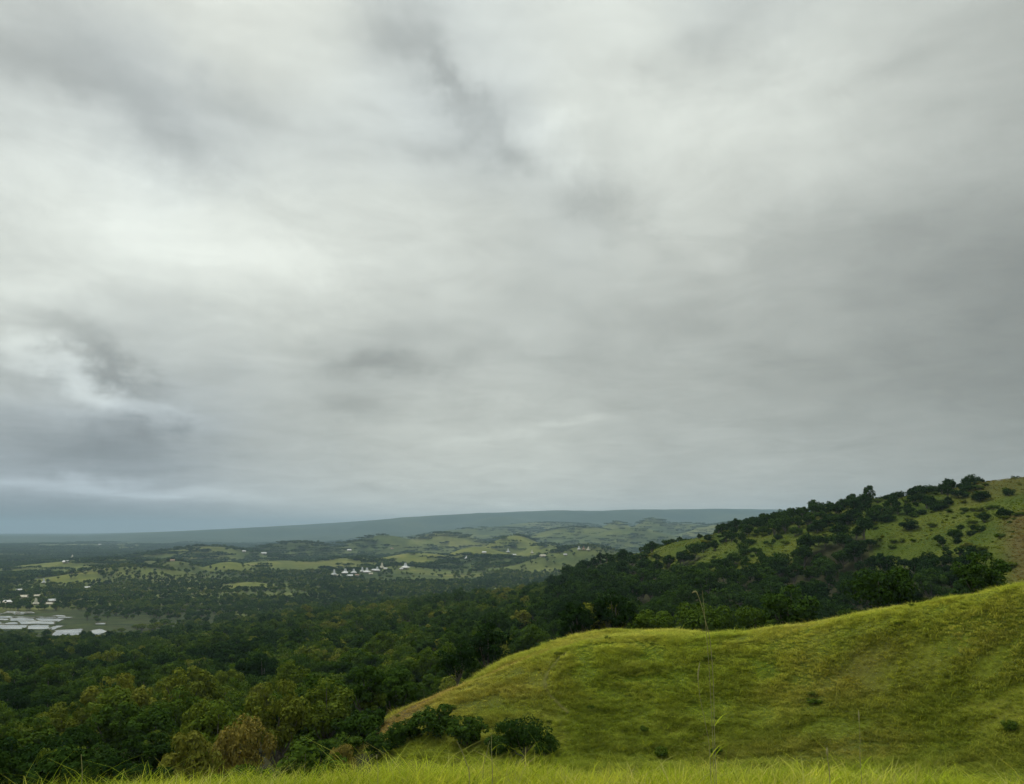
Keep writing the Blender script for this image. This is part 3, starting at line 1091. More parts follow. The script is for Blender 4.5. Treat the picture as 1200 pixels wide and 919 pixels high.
# special trees and shrubs that stand out in the photograph: (column, row of top, range, width px, shape, tint, label)
SPECIAL = [
    (325, 794, 92, 62, 1, 0.74, 'tall yellow-green tree with layered rounded crown above rusty tree'),
    (383, 800, 95, 66, 0, 0.62, 'wide olive tree standing right beside the tall yellow-green tree'),
    (238, 815, 90, 54, 5, 0.66, 'pale olive tree standing behind rusty orange tree'),
    (283, 834, 80, 66, 6, 0.895, 'rusty orange-brown tree among greener trees'),
    (226, 850, 72, 58, 3, 0.84, 'golden yellow-green bushy tree next to the rusty tree'),
    (398, 868, 66, 44, 3, 0.90, 'small yellow and reddish leafed tree behind the tall grass'),
    (70, 862, 74, 52, 2, 0.60, 'light olive tree with a spreading crown at the forest edge'),
    (612, 836, 74, 62, 6, 0.10, 'dark round tree standing alone at foot of grass spur'),
]
taken = np.zeros(len(fx), bool)
spec_xy = []
for s in SPECIAL:
    x, y, z = at(s[0], s[1] + 25, s[2])
    spec_xy.append((x, y, z))
    rad = s[3] / FPX * s[2] * 0.5
    taken |= np.hypot(fx - x, fy - y) < rad + 1.4
    # keep the line of sight to them open
    pu, pv, dp = project(fx, fy, fz + 8 * fs)
    taken |= (rr_ < s[2]) & (np.abs(pu - s[0]) < s[3] * 0.55) & (pv < s[1] + s[3] * 0.55)
fx, fy, fz, fs, ft, frot, fi, rr_, ur = [q[~taken] for q in (fx, fy, fz, fs, ft, frot, fi, rr_, ur)]

vis = in_view(fx, fy, fz, 8.5 * fs)
order = np.argsort(np.where(vis, rr_ / fs, 1e9))
N_IND = 300 - len(SPECIAL)
ind = np.zeros(len(fx), bool)
ind[order[:N_IND]] = True


def place_tree(name, protos, k, x, y, z, sx, sz, rz, tint, label, cat, group=None):
    root = bpy.data.objects.new(name, None)
    COL.objects.link(root)
    root.empty_display_size = 0.5
    root.location = (x, y, z)
    root.rotation_euler = (0, 0, rz)
    root.scale = (sx, sx, sz)
    tr = obj('trunk', protos[k][0], root)
    cr = obj('crown', protos[k][1], root)
    cr['tint'] = float(tint)
    tag(root, label, cat, group)
    return root


for s, (x, y, z) in zip(SPECIAL, spec_xy):
    u, vt, r, w, k, tint, label = s
    H = EYE + r * tan_el(u, vt) - z
    place_tree('broadleaf_tree', NEAR, k, x, y, z, (w / FPX * r * 0.5) / NEAR[k][4], H / NEAR[k][3], u * 0.37, tint, label, 'tree')

SHAPES = ['round-crowned', 'tall domed', 'spreading', 'tapering', 'low flat-topped', 'tall narrow-topped', 'wide bushy', 'slim']
for k in np.nonzero(ind)[0]:
    t = ft[k]
    tone = ('very dark green' if t < 0.12 else 'dark green' if t < 0.28 else 'mid green' if t < 0.45 else 'olive green' if t < 0.62 else 'yellow-green')
    size = 'small ' if fs[k] < 0.62 else 'large ' if fs[k] > 0.98 else ''
    near_sp = [(math.hypot(fx[k] - q[0], fy[k] - q[1]), i) for i, q in enumerate(spec_xy[:7])]
    dn, i_n = min(near_sp)
    crest_r = np.interp(ur[k], CREST_U, CREST_R)
    if dn < 11 and i_n in (0, 3):
        place, grp = ('beside the tall yellow-green tree', 'trees around the tall yellow-green tree') if i_n == 0 else ('beside the rusty tree', 'trees around the rusty tree')
    elif rr_[k] > 330:
        place, grp = 'on the far ridge', 'trees on the far ridge'
    elif ur[k] > 436 and rr_[k] < crest_r + 34:
        place, grp = 'along the wooded edge of the grass spur', 'trees along the spur edge'
    elif ur[k] > 620:
        place, grp = 'in the hollow behind the grass spur', 'trees in the hollow behind the spur'
    elif rr_[k] < 78:
        place, grp = 'just beyond the tall grass of the knoll', 'trees just beyond the knoll'
    else:
        place, grp = 'packed into the forest slope', 'trees of the forest slope'
    lab = '%s%s %s tree %s' % (size, SHAPES[int(fi[k])], tone, place)
    place_tree('broadleaf_tree', NEAR, int(fi[k]), fx[k], fy[k], fz[k], fs[k], fs[k] * (0.85 + 0.3 * ((k * 37) % 100) / 100), frot[k], t, lab, 'tree', grp)

coll_mid = proto_collection('mid_tree', [m[2] for m in NEAR] + [m[2] for m in MID])
rest = ~ind
n_ = rest.sum()
lod = np.where(rr_[rest] < 260, fi[rest], fi[rest] + len(NEAR))
scatter('forest', np.stack([fx[rest], fy[rest], fz[rest]], 1),
        np.stack([np.zeros(n_), np.zeros(n_), frot[rest]], 1),
        np.stack([fs[rest], fs[rest], fs[rest] * rng.uniform(0.8, 1.15, n_)], 1), lod, coll_mid, {'tint': ft[rest]},
        'dense dark green forest filling the valley and far slopes')

# ------------------------------------------------------------------ shrubs on the open slopes
LONE = [  # column, row of foot, width px, tint, label
    (1066, 621, 19, 0.02, 'dark round shrub standing alone on open slope of the ridge'),
    (1150, 587, 20, 0.05, 'broad dark shrub on brown grass near ridge top'),
    (1131, 583, 10, 0.25, 'small ragged shrub left of the broad dark one near ridge top'),
    (1099, 598, 20, 0.06, 'bushy dark shrub beside grassy bank of the ridge'),
    (1067, 604, 14, 0.10, 'small dark shrub above the lone round one'),
    (1182, 581, 12, 0.12, 'dark shrub in the brown grass by the hilltop'),
    (912, 632, 11, 0.08, 'tiny round shrub in bright grass below the ridge trees'),
    (958, 624, 22, 0.08, 'low spreading shrub among scrub on the ridge flank'),
    (985, 616, 24, 0.14, 'wide leafy shrub on scrubby bank of the ridge'),
    (1015, 618, 20, 0.20, 'green shrub next to scrub bank on the ridge'),
    (1040, 612, 18, 0.10, 'shrub standing under the dark ridge-top trees'),
    (1181, 605, 12, 0.05, 'small dark shrub on sunlit grass bank of the upper slope'),
    (1155, 655, 14, 0.12, 'shrub in patchy grass beside the brown slope'),
    (1120, 632, 16, 0.16, 'low shrub in rough grass of the open slope'),
    (692, 832, 10, 0.45, 'small dark bush on the smooth face of the grass spur'),
    (755, 858, 11, 0.50, 'low dark bush in the lower grass of the spur'),
    (775, 888, 18, 0.50, 'ragged bush in the dip at foot of the spur'),
    (1185, 858, 15, 0.45, 'bluish green tuft of shrub low on the spur'),
    (960, 826, 8, 0.50, 'tiny dark bush halfway down the spur face'),
    (510, 862, 52, 0.24, 'dark bush at left foot of the grass spur'),
    (548, 874, 44, 0.28, 'dark bush between spur foot and the lone round tree'),
    (472, 870, 46, 0.22, 'dark bush below the tip of the grass spur'),
    (418, 872, 52, 0.16, 'leafy bush at the forest corner beside the spur tip'),
    (432, 856, 40, 0.10, 'dark bush on the bare soil under the spur tip'),
    (402, 890, 50, 0.36, 'olive bush behind the tall grass by the forest corner'),
    (448, 884, 46, 0.22, 'green bush between forest corner and spur foot'),
    (586, 884, 40, 0.22, 'dark bush touching left side of the lone round tree'),
    (640, 886, 34, 0.26, 'dark bush touching right side of the lone round tree'),
    (840, 886, 16, 0.30, 'low olive bush hidden by the tall dry stalks'),
]
for i, (u, v, w, tint, label) in enumerate(LONE):
    x, y, z, r = ray_ground(u, v, 40)
    s = (w / FPX * r * 0.5) / 2.0
    place_tree('shrub', SHRUB, i % 4, x, y, z - 0.45 * s, s, s * random.uniform(0.8, 1.1), i * 1.3, tint, label, 'shrub')

# scrub: low growth nobody could count on the open ridge and the spur
qx, qy = jitter_polar(66, 620, 3.0, u0=420, u1=1400, grow=0.8)
s1, f1, l1 = cover(qx, qy)
qn = fbm(qx / 9, qy / 9, 131, 3)
qr, qu = np.hypot(qx, qy), ucol(qx, qy)
kp = (l1 & (qn > 0.50) & (rng.random(len(qx)) < 0.6) & (qr < 560) & (qu < 1215 - 60 * rng.random(len(qx)))) | (s1 & (qr < 112) & (qn > 0.46) & (rng.random(len(qx)) < 0.30))
qx, qy, qr = qx[kp], qy[kp], qr[kp]
qs = np.where(qr < 125, 0.07 + 0.20 * rng.random(len(qx)) ** 2.5, 0.25 + 0.85 * rng.random(len(qx)) ** 2)
n_ = len(qx)
scatter('scrub', np.stack([qx, qy, terrain(qx, qy) - 0.05], 1), np.stack([np.zeros(n_), np.zeros(n_), rng.uniform(0, 6.28, n_)], 1),
        np.stack([qs * 1.3, qs * 1.3, qs * 0.8], 1), rng.integers(0, 4, n_), proto_collection('scrub_bush', [m[2] for m in SHRUB]),
        {'tint': np.clip(np.where(qr < 125, 0.62, 0.60) + rng.normal(size=n_) * 0.14, 0, 0.8)}, 'low green scrub spread over the open slopes')


# ------------------------------------------------------------------ grass
def tuft(seed, nb, h, spread, width, droop, seg=4, heads=0.0):
    rg = np.random.default_rng(seed)
    parts = []
    for i in range(nb):
        a = rg.uniform(0, 2 * math.pi)
        p = np.array([rg.normal() * spread, rg.normal() * spread, -0.02])
        L_ = h * rg.uniform(0.55, 1.15)
        lean = rg.uniform(0.05, 0.35) + 0.1
        d = np.array([math.cos(a), math.sin(a), 0]) + np.array([0.5, -0.1, 0])
        d /= np.linalg.norm(d)
        sd = np.array([-d[1], d[0], 0])
        ca = rg.uniform(0, math.pi)
        sd = sd * math.cos(ca) * 0.4 + sd * 0.6
        w = width * rg.uniform(0.6, 1.3)
        vs = []
        for k in range(seg + 1):
            t = k / seg
            out = L_ * (lean * t + droop * rg.uniform(0.8, 1.2) * t * t * t)
            up = L_ * (t - 0.35 * droop * t * t * t)
            c = p + d * out + np.array([0, 0, up])
            ww = w * (1 - t ** 1.6) * 0.5 + 0.0006
            vs += [c - sd * ww, c + sd * ww]
        q = [(2 * k, 2 * k + 1, 2 * k + 3, 2 * k + 2) for k in range(seg)]
        parts.append((np.array(vs), np.array(q)))
    return join(parts)


fg = [mesh_np('tuft', *tuft(500 + i, 26, 0.27, 0.055, 0.0075, 0.55), None, (M_FGRASS,)) for i in range(6)]
fg += [mesh_np('tuft', *tuft(520 + i, 12, 0.42, 0.04, 0.006, 0.75, 6), None, (M_FGRASS,)) for i in range(3)]
kx, ky = jitter_polar(2.2, 12.0, 0.085, u0=-700, u1=1900)
kd = fbm(kx / 0.9, ky / 0.9, 141, 3)
kp = rng.random(len(kx)) < 0.35 + 0.9 * kd
kx, ky, kd = kx[kp], ky[kp], kd[kp]
n_ = len(kx)
tall = (rng.random(n_) < 0.025 + 0.08 * (kd > 0.6))
kid = np.where(tall, 6 + rng.integers(0, 3, n_), rng.integers(0, 6, n_))
ksc = rng.uniform(0.6, 1.05, n_) * (0.65 + 0.6 * kd)
scatter('grass', np.stack([kx, ky, terrain(kx, ky)], 1), np.stack([rng.normal(size=n_) * 0.1, rng.normal(size=n_) * 0.1, rng.normal(size=n_) * 0.9], 1),
        np.stack([ksc] * 3, 1), kid, proto_collection('knoll_tuft', fg), {'dry': np.clip(rng.normal(size=n_) * 0.30 - 0.05, 0, 0.9)},
        'bright yellow-green grass along the knoll at the bottom')

hg = [mesh_np('tussock', *tuft(540 + i, 34, 0.62, 0.20, 0.050, 1.0, 3), None, (M_HGRASS,)) for i in range(5)]
hx, hy = jitter_polar(60, 126, 0.31, u0=330, u1=1480)
s1, f1, l1 = cover(hx, hy)
hx, hy = hx[s1], hy[s1]
hn = np.clip((fbm(hx / 2.6, hy / 1.7, 151, 3) - 0.5) * 2.3 + 0.5, 0, 1)
# the footpath trodden over the spur stays short
PATH = [(663, 765), (652, 776), (643, 787), (638, 798), (640, 809), (647, 818), (657, 828), (666, 836)]
path_pts = np.array([ray_ground(u, v, 50)[:3] for u, v in PATH])
pp = np.vstack([np.linspace(a, b, 14)[:-1] for a, b in zip(path_pts[:-1], path_pts[1:])] + [path_pts[-1:]])
dmin = np.min(np.hypot(hx[:, None] - pp[None, :, 0], hy[:, None] - pp[None, :, 1]), axis=1)
kp = (dmin > 0.32) & (rng.random(len(hx)) < 0.60 + 0.6 * hn)
hx, hy, hn = hx[kp], hy[kp], hn[kp]
n_ = len(hx)
hs = rng.uniform(0.5, 1.0, n_) * (0.40 + 0.90 * hn)
hdry = dry_mask(hx, hy)
hs *= 1 - 0.35 * hdry
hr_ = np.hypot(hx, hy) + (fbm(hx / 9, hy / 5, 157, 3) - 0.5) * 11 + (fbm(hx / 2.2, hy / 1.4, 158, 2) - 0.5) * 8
hrank_shade = (1 - sstep(76, 95, hr_)) * 0.70  # lower face darker: ranker grass, and its weaker light put into the colour
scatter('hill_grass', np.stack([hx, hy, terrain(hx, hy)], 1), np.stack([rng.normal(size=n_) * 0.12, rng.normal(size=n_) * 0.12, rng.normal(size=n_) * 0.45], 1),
        np.stack([hs * 1.25, hs * 1.25, hs * 0.95], 1), rng.integers(0, 5, n_), proto_collection('hill_tussock', hg), {'dry': np.clip(hdry * 0.8, 0, 1), 'rank_shade': hrank_shade},
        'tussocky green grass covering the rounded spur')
print('hill grass', n_)

rgm = [mesh_np('tussock', *tuft(560 + i, 30, 0.55, 0.16, 0.045, 0.85, 3), None, (M_RGRASS,)) for i in range(5)]
rx, ry = jitter_polar(190, 640, 1.5, u0=640, u1=1420, grow=0.4)
s1, f1, l1 = cover(rx, ry)
rx, ry = rx[l1], ry[l1]
n_ = len(rx)
rs = rng.uniform(1.2, 2.6, n_)
scatter('ridge_grass', np.stack([rx, ry, terrain(rx, ry)], 1), np.stack([np.zeros(n_), np.zeros(n_), rng.uniform(0, 6.28, n_)], 1),
        np.stack([rs, rs, rs * 0.55], 1), rng.integers(0, 5, n_), proto_collection('ridge_tussock', rgm), {'dry': np.clip(dry_mask(rx, ry), 0, 1)},
        'rough grass over the open upper slope of the ridge')
print('ridge grass', n_)

# ------------------------------------------------------------------ footpath
fv, fq = [], []
for i, p in enumerate(pp):
    d = pp[min(i + 1, len(pp) - 1)] - pp[max(i - 1, 0)]
    d = d / (np.linalg.norm(d[:2]) + 1e-9)
    s_ = np.array([-d[1], d[0], 0]) * 0.16
    for q in (-1, 1):
        w_ = p + q * s_
        w_[2] = float(terrain(w_[:1], w_[1:2])[0]) + 0.05
        fv.append(w_)
fq = [(2 * i, 2 * i + 1, 2 * i + 3, 2 * i + 2) for i in range(len(pp) - 1)]
M_PATH = mat_simple('trodden_soil', (0.120, 0.125, 0.028), 0.95, 0.1, 0.3, 1.5)
tag(obj('footpath', mesh_np('footpath', fv, fq, None, (M_PATH,), smooth=True)), 'thin curving footpath worn into the spur', None, None, 'structure')

# ------------------------------------------------------------------ rice paddies
def paddy(uv, k):
    """a flooded field: a thin sheet of water between low mud banks"""
    pts = []
    for (u, v) in uv:
        a = az_pix(u, v)
        r = -(EYE - 1.6) / tan_el(u, v)
        pts.append((math.sin(a) * r, math.cos(a) * r))
    fine_ = []
    for i in range(len(pts)):
        p, q = np.array(pts[i]), np.array(pts[(i + 1) % len(pts)])
        m_ = max(2, int(np.linalg.norm(q - p) / 4.0))
        for j in range(m_):
            w_ = p + (q - p) * j / m_
            fine_.append((w_[0] + (vnoise(w_[0] / 5, w_[1] / 5, 71) - 0.5) * 3.2, w_[1] + (vnoise(w_[0] / 5, w_[1] / 5, 72) - 0.5) * 5.0))
    pts = [(float(a_), float(b_)) for a_, b_ in fine_]
    n = len(pts)
    z0 = max(float(terrain(np.array([p[0] for p in pts]), np.array([p[1] for p in pts])).max()), 1.0) + 0.35
    cx, cy_ = sum(p[0] for p in pts) / n, sum(p[1] for p in pts) / n
    V_ = [(p[0], p[1], z0) for p in pts] + [(cx, cy_, z0)]
    T_ = [(n, i, (i + 1) % n) for i in range(n)]
    me = mesh_np('paddy_water', V_, None, T_, (M_WATER,))
    if me.polygons[0].normal.z < 0:
        me.flip_normals()
    o = obj('paddy_water', me)
    tag(o, 'flooded rice paddy shining between mud banks', None, None, 'structure')
    # banks
    b = bpy.data.meshes.new('mud_bank')
    BV, BQ = [], []
    for i in range(n):
        p, q = np.array(pts[i]), np.array(pts[(i + 1) % n])
        d = (q - p) / (np.linalg.norm(q - p) + 1e-9)
        s = np.array([-d[1], d[0]])
        o_ = len(BV)
        for e in (p - d * 0.5, q + d * 0.5):
            for (w_, h_) in ((-0.9, -1.0), (-0.35, 0.22), (0.35, 0.22), (0.9, -1.0)):
                BV.append((e[0] + s[0] * w_, e[1] + s[1] * w_, z0 + h_))
        for k2 in range(3):
            BQ.append((o_ + k2, o_ + k2 + 1, o_ + 5 + k2, o_ + 4 + k2))
    bo = obj('mud_bank', mesh_np('mud_bank', BV, BQ, None, (M_BANK,)), o)
    return o


M_BANK = mat_simple('mud_bank', (0.085, 0.095, 0.040), 0.95, 0.1, 0.3, 0.05)
rgp = random.Random(5)
cells = []
rows = [716.5, 719.6, 722.4, 725.4, 729.0, 733.5, 739.0]
for ri in range(len(rows) - 1):
    v0, v1 = rows[ri], rows[ri + 1]
    u = -110 + rgp.uniform(0, 20)
    uend = [22, 72, 78, 60, 76, 62][ri]
    tilt = rgp.uniform(-0.012, 0.03)
    while u < uend:
        w = rgp.uniform(10, 44)
        if rgp.random() < 0.84:
            sk, sk2 = rgp.uniform(-5, 5), rgp.uniform(-5, 5)
            q = lambda uu, vv: (uu, vv + tilt * (uu - 20))
            top_, bot_ = v0 + rgp.uniform(-0.2, 1.2), v1 - rgp.uniform(0.0, 0.9)
            cells.append([q(u + sk, top_ + rgp.uniform(-.4, .5)), q(u + w * 0.5 + sk, top_ + rgp.uniform(-.5, .5)), q(u + w + sk2, top_ + rgp.uniform(-.3, .8)),
                          q(u + w - 1.0 - sk2, bot_ + rgp.uniform(-.5, .3)), q(u + w * 0.45, bot_ + rgp.uniform(-.4, .5)), q(u + 0.6 - sk, bot_ + rgp.uniform(-.5, .3))])
        u += w
cells += [[(64, 741), (96, 739.5), (97, 746), (78, 749), (60, 748)], [(104, 742), (118, 739.5), (126, 743), (116, 747), (104, 747)],
          [(112, 731), (123, 731), (123, 733), (111, 733)], [(243, 745), (262, 741), (262, 744), (246, 748)]]
for k, c in enumerate(cells):
    paddy(c, k)


# ------------------------------------------------------------------ houses
def house_meshes(kind):
    """steep-peaked island house on posts; x across, y deep, metres"""
    def boxm(x0, x1, y0, y1, z0, z1):
        V_ = [(x, y, z) for z in (z0, z1) for y in (y0, y1) for x in (x0, x1)]
        Q_ = [(0, 2, 3, 1), (4, 5, 7, 6), (0, 1, 5, 4), (2, 6, 7, 3), (0, 4, 6, 2), (1, 3, 7, 5)]
        return np.array(V_, float), np.array(Q_)

    def frus(w0, d0, w1, d1, z0, z1):
        V_ = [(-w0, -d0, z0), (w0, -d0, z0), (w0, d0, z0), (-w0, d0, z0), (-w1, -d1, z1), (w1, -d1, z1), (w1, d1, z1), (-w1, d1, z1)]
        Q_ = [(3, 2, 1, 0), (4, 5, 6, 7), (0, 1, 5, 4), (1, 2, 6, 5), (2, 3, 7, 6), (3, 0, 4, 7)]
        return np.array(V_, float), np.array(Q_)
    if kind == 'peak':
        return dict(wall=boxm(-5.2, 5.2, -4.6, 4.6, 1.2, 3.4), roof=frus(8.0, 7.2, 2.6, 2.2, 3.2, 6.6), peak=frus(2.9, 2.5, 1.9, 0.5, 6.5, 12.0), ridge=boxm(-2.3, 2.3, -0.3, 0.3, 11.95, 12.4))
    if kind == 'tall':
        return dict(wall=boxm(-3.4, 3.4, -3.4, 3.4, 1.2, 3.2), roof=frus(5.4, 5.0, 2.1, 1.8, 3.0, 6.0), peak=frus(2.3, 2.0, 1.4, 0.45, 5.9, 12.5), ridge=boxm(-1.7, 1.7, -0.25, 0.25, 12.45, 12.9))
    return dict(wall=boxm(-5.5, 5.5, -3.6, 3.6, 0, 3.0), roof=frus(6.6, 4.7, 6.0, 0.25, 2.95, 5.6), ridge=boxm(-6.1, 6.1, -0.3, 0.3, 5.55, 5.8))


HM = {}
for kind in ('peak', 'tall', 'low'):
    g = house_meshes(kind)
    for mn, mr in (('tin', M_TIN), ('thatch', M_THATCH), ('rust', M_RUST)):
        d = {}
        for p, (v, q) in g.items():
            d[p] = mesh_np(p, v, q, None, (M_WALL if p == 'wall' else mr,))
        HM[kind, mn] = d
post_me = mesh_np('post', *tube([(0, 0, -1.5), (0, 0, 1.3)], [0.16, 0.16], 6), None, (M_WOOD,))
door_v = np.array([(-0.6, -0.05, 0), (0.6, -0.05, 0), (0.6, 0.05, 0), (-0.6, 0.05, 0), (-0.6, -0.05, 1.8), (0.6, -0.05, 1.8), (0.6, 0.05, 1.8), (-0.6, 0.05, 1.8)])
door_me = mesh_np('door', door_v, np.array([(3, 2, 1, 0), (4, 5, 6, 7), (0, 1, 5, 4), (1, 2, 6, 5), (2, 3, 7, 6), (3, 0, 4, 7)]), None, (M_WOOD,))


def house(u, v, wpx, kind, mat, label, rz=0.2, group=None, rfix=None):
    if rfix:
        x, y, z = at(u, v, rfix)
        r = rfix
    else:
        x, y, z, r = ray_ground(u, v, 900)
    w0 = {'peak': 16.0, 'tall': 10.8, 'low': 13.2}[kind]
    s = max(0.85, min(2.0, (wpx / FPX * r) / w0))
    root = bpy.data.objects.new('house', None)
    COL.objects.link(root)
    root.location = (x, y, z)
    root.scale = (s, s, s)
    root.rotation_euler = (0, 0, -math.atan2(x, y) + rz)
    d = HM[kind, mat]
    wall = obj('wall', d['wall'], root)
    roof = obj('roof', d['roof'], root)
    if 'peak' in d:
        obj('roof_peak', d['peak'], roof)
    obj('ridge_cap', d['ridge'], roof)
    dz = 0.05 if kind == 'low' else 1.3
    do = obj('door', door_me, wall)
    do.location = (0, {'peak': -4.66, 'tall': -3.46, 'low': -3.66}[kind], dz)
    if kind != 'low':
        a, b = (4.6, 4.0) if kind == 'peak' else (2.9, 2.9)
        for sx in (-1, 1):
            for sy in (-1, 1):
                p = obj('post', post_me, root)
                p.location = (sx * a, sy * b, 0)
    tag(root, label, 'house', group)
    return root


HOUSES = [
    # the village on the wooded rise
    (391.5, 675, 6, 'tall', 'tin', 'dim grey peaked house at the outer end of the village row'),
    (404.5, 673, 8, 'peak', 'tin', 'white peaked house with tall spire beside the lower bright house'),
    (410, 676.5, 7, 'low', 'tin', 'brightest low white house in front of two peaked houses'),
    (414.5, 672.5, 7, 'peak', 'tin', 'white peaked house right behind the brightest low house'),
    (424.5, 671, 5, 'tall', 'tin', 'narrow pale roof next to the bright peaked house mid village'),
    (430, 672, 8, 'peak', 'tin', 'bright white peaked house in the middle of the village row'),
    (438, 669.5, 6, 'low', 'tin', 'low whitish roof between two peaked houses of the village'),
    (442, 670, 7, 'peak', 'tin', 'pale peaked house where village row climbs'),
    (447.5, 667, 6, 'tall', 'thatch', 'buff thatched peaked house near end of the village row'),
    (475, 667, 9, 'peak', 'tin', 'large lone white house with tall spire past the village row'),
    (397, 675.5, 5, 'low', 'thatch', 'low buff roof beside the dim peaked house of the village'),
    (418.5, 675, 4, 'low', 'rust', 'brown roofed hut in the gap of the village row'),
    (434.5, 673.5, 4, 'low', 'thatch', 'grey hut below the mid-village peaked house'),
    (452, 667.5, 4, 'low', 'tin', 'small white roof at the climbing end of the village'),
    (470, 668, 4, 'low', 'tin', 'small white roof joined to the lone spired house'),
    # scattered further along
    (546.5, 655.5, 5, 'peak', 'tin', 'white peaked house in the trees below the long grass hill'),
    (550, 656.5, 4, 'low', 'tin', 'low white roof touching the peaked house under the grass hill'),
    (567.5, 648.5, 5, 'low', 'tin', 'small white house alone above the trees by grass hill'),
    (595.5, 648, 4, 'tall', 'tin', 'narrow white spired house above a pair of low roofs'),
    (598, 651.5, 4, 'low', 'tin', 'low white roof in the cluster under the round grass hill'),
    (602.5, 651.5, 5, 'low', 'tin', 'wider white roof in the cluster under the round grass hill'),
    (623.5, 649, 3.5, 'tall', 'thatch', 'slim grey spired house at foot of the round grass hill'),
    (636, 653, 7, 'low', 'thatch', 'long pale buff roof right of the round grass hill'),
    (662.5, 651, 4, 'low', 'tin', 'single bright white house among dark trees'),
    (678.5, 645, 4, 'tall', 'tin', 'white spired house next to a straw coloured one'),
    (684, 645, 4, 'tall', 'rust', 'dull brownish spired house between white and straw ones'),
    (689.5, 645.5, 4, 'tall', 'thatch', 'straw coloured spired house beside dark forest edge'),
    # by the paddies
    (9, 707.5, 8, 'low', 'tin', 'bright white roofed house beside the flooded paddies'),
    (3, 708.5, 4, 'low', 'thatch', 'small grey shed beside the bright house by paddies'),
    (41.5, 709.5, 6, 'tall', 'thatch', 'pale spired house near the paddies'),
    (60.5, 706, 8, 'low', 'tin', 'white roofed house by trees beyond the paddies'),
    (57, 709.5, 6, 'low', 'thatch', 'greenish grey roof in front of white house beyond paddies'),
    (43, 700, 6, 'low', 'thatch', 'pale grey roof in the clearing above the paddies'),
    (29, 702, 9, 'low', 'thatch', 'long buff roof in the clearing above the paddies'),
    (22, 693, 4, 'low', 'tin', 'tiny whitish roof against the dark grove'),
    (51, 684, 3.4, 'tall', 'tin', 'slender white spired house deep in the trees'),
    (102, 690, 5, 'low', 'tin', 'pale roof among trees on the plain'),
    (77, 660, 6, 'low', 'tin', 'distant pale roof on the open plain'),
    (84.5, 655, 3.5, 'tall', 'thatch', 'distant grey spired house on the plain'),
    (202, 658, 5, 'low', 'rust', 'reddish roof on the long grass hill'),
    (309, 650, 6, 'low', 'tin', 'white house alone at the end of grass band'),
    (409.5, 646, 5, 'low', 'tin', 'white house beyond the long grass band'),
    (459, 644, 4, 'low', 'rust', 'small orange-brown house above the grass band'),
    (286, 647, 4, 'low', 'tin', 'small pale house beyond the rounded grass hill'),
    (117, 639, 3, 'low', 'tin', 'faint white speck of a house far over the plain'),
]
hxy = []
for i, (u, v, w, kind, mat, label) in enumerate(HOUSES):
    o = house(u, v, w, kind, mat, label, rz=[0.2, -0.35, 0.5, -0.1][i % 4])
    hxy.append((o.location.x, o.location.y))


def open_to_houses(x, y, lat=8.0, front=75.0):
    """yards: no tree grows on a house or right before its door"""
    ok = np.ones(len(x), bool)
    for (a_, b_) in hxy:
        r_ = math.hypot(a_, b_)
        e0, e1 = a_ / r_, b_ / r_
        dx, dy = x - a_, y - b_
        along = dx * e0 + dy * e1
        across = dx * e1 - dy * e0
        ok &= ~((np.abs(across) < lat) & (along > -front) & (along < lat + 2))
    return ok


# ------------------------------------------------------------------ woods of the plain
wx, wy = jitter_polar(930, 2500, 10.5, u0=-420, u1=1360, grow=0.25)
wz, wb = terrain(wx, wy, True)
wr, wu = np.hypot(wx, wy), ucol(wx, wy)
wood = fbm(wx / 260, wy / 260, 161, 4)
_, wf, wl = cover(wx, wy)
pu_, pv_, _d = project(wx, wy, wz)
PADDY = (pu_ < 100) & (pu_ > -140) & (pv_ > 716) & (pv_ < 745) | (pu_ < 132) & (pu_ > 55) & (pv_ > 737) & (pv_ < 752)
FIELD = (pu_ > 80) & (pu_ < 285) & (pv_ > 719) & (pv_ < 752)
thr = np.interp(wr, [930, 1300, 1700, 2500], [0.36, 0.33, 0.34, 0.40])
kp = (~PADDY) & (~(FIELD & (rng.random(len(wx)) > 0.34 + 0.6 * (fbm(wx / 34, wy / 16, 165, 2) > 0.56)))) & (wood > thr) & (wb < 0.3) & (rng.random(len(wx)) < 0.85)
kp |= (~PADDY) & (~FIELD) & (rng.random(len(wx)) < np.where(wb < 0.3, 0.12, 0.06))
kp &= ~((wu < -20) & PADDY)
kp &= open_to_houses(wx, wy)
wx, wy, wz, wr = wx[kp], wy[kp], wz[kp], wr[kp]
n_ = len(wx)
ws_ = rng.uniform(0.65, 1.25, n_)
far_i = rng.integers(0, 5, n_) + np.where(wr < 1500, 5, 0)
scatter('plain_woodland', np.stack([wx, wy, wz], 1), np.stack([np.zeros(n_), np.zeros(n_), rng.uniform(0, 6.28, n_)], 1),
        np.stack([ws_ * 1.15, ws_ * 1.15, ws_], 1), far_i, proto_collection('plain_tree', [m[2] for m in FARP] + [m[2] for m in MID[:5]]),
        {'tint': np.clip(tints(wx, wy, 0.12, 95) * 0.9 + 0.08, 0, 0.75)}, 'dark woodland spread over the plain below the forest')
print('plain trees', n_)

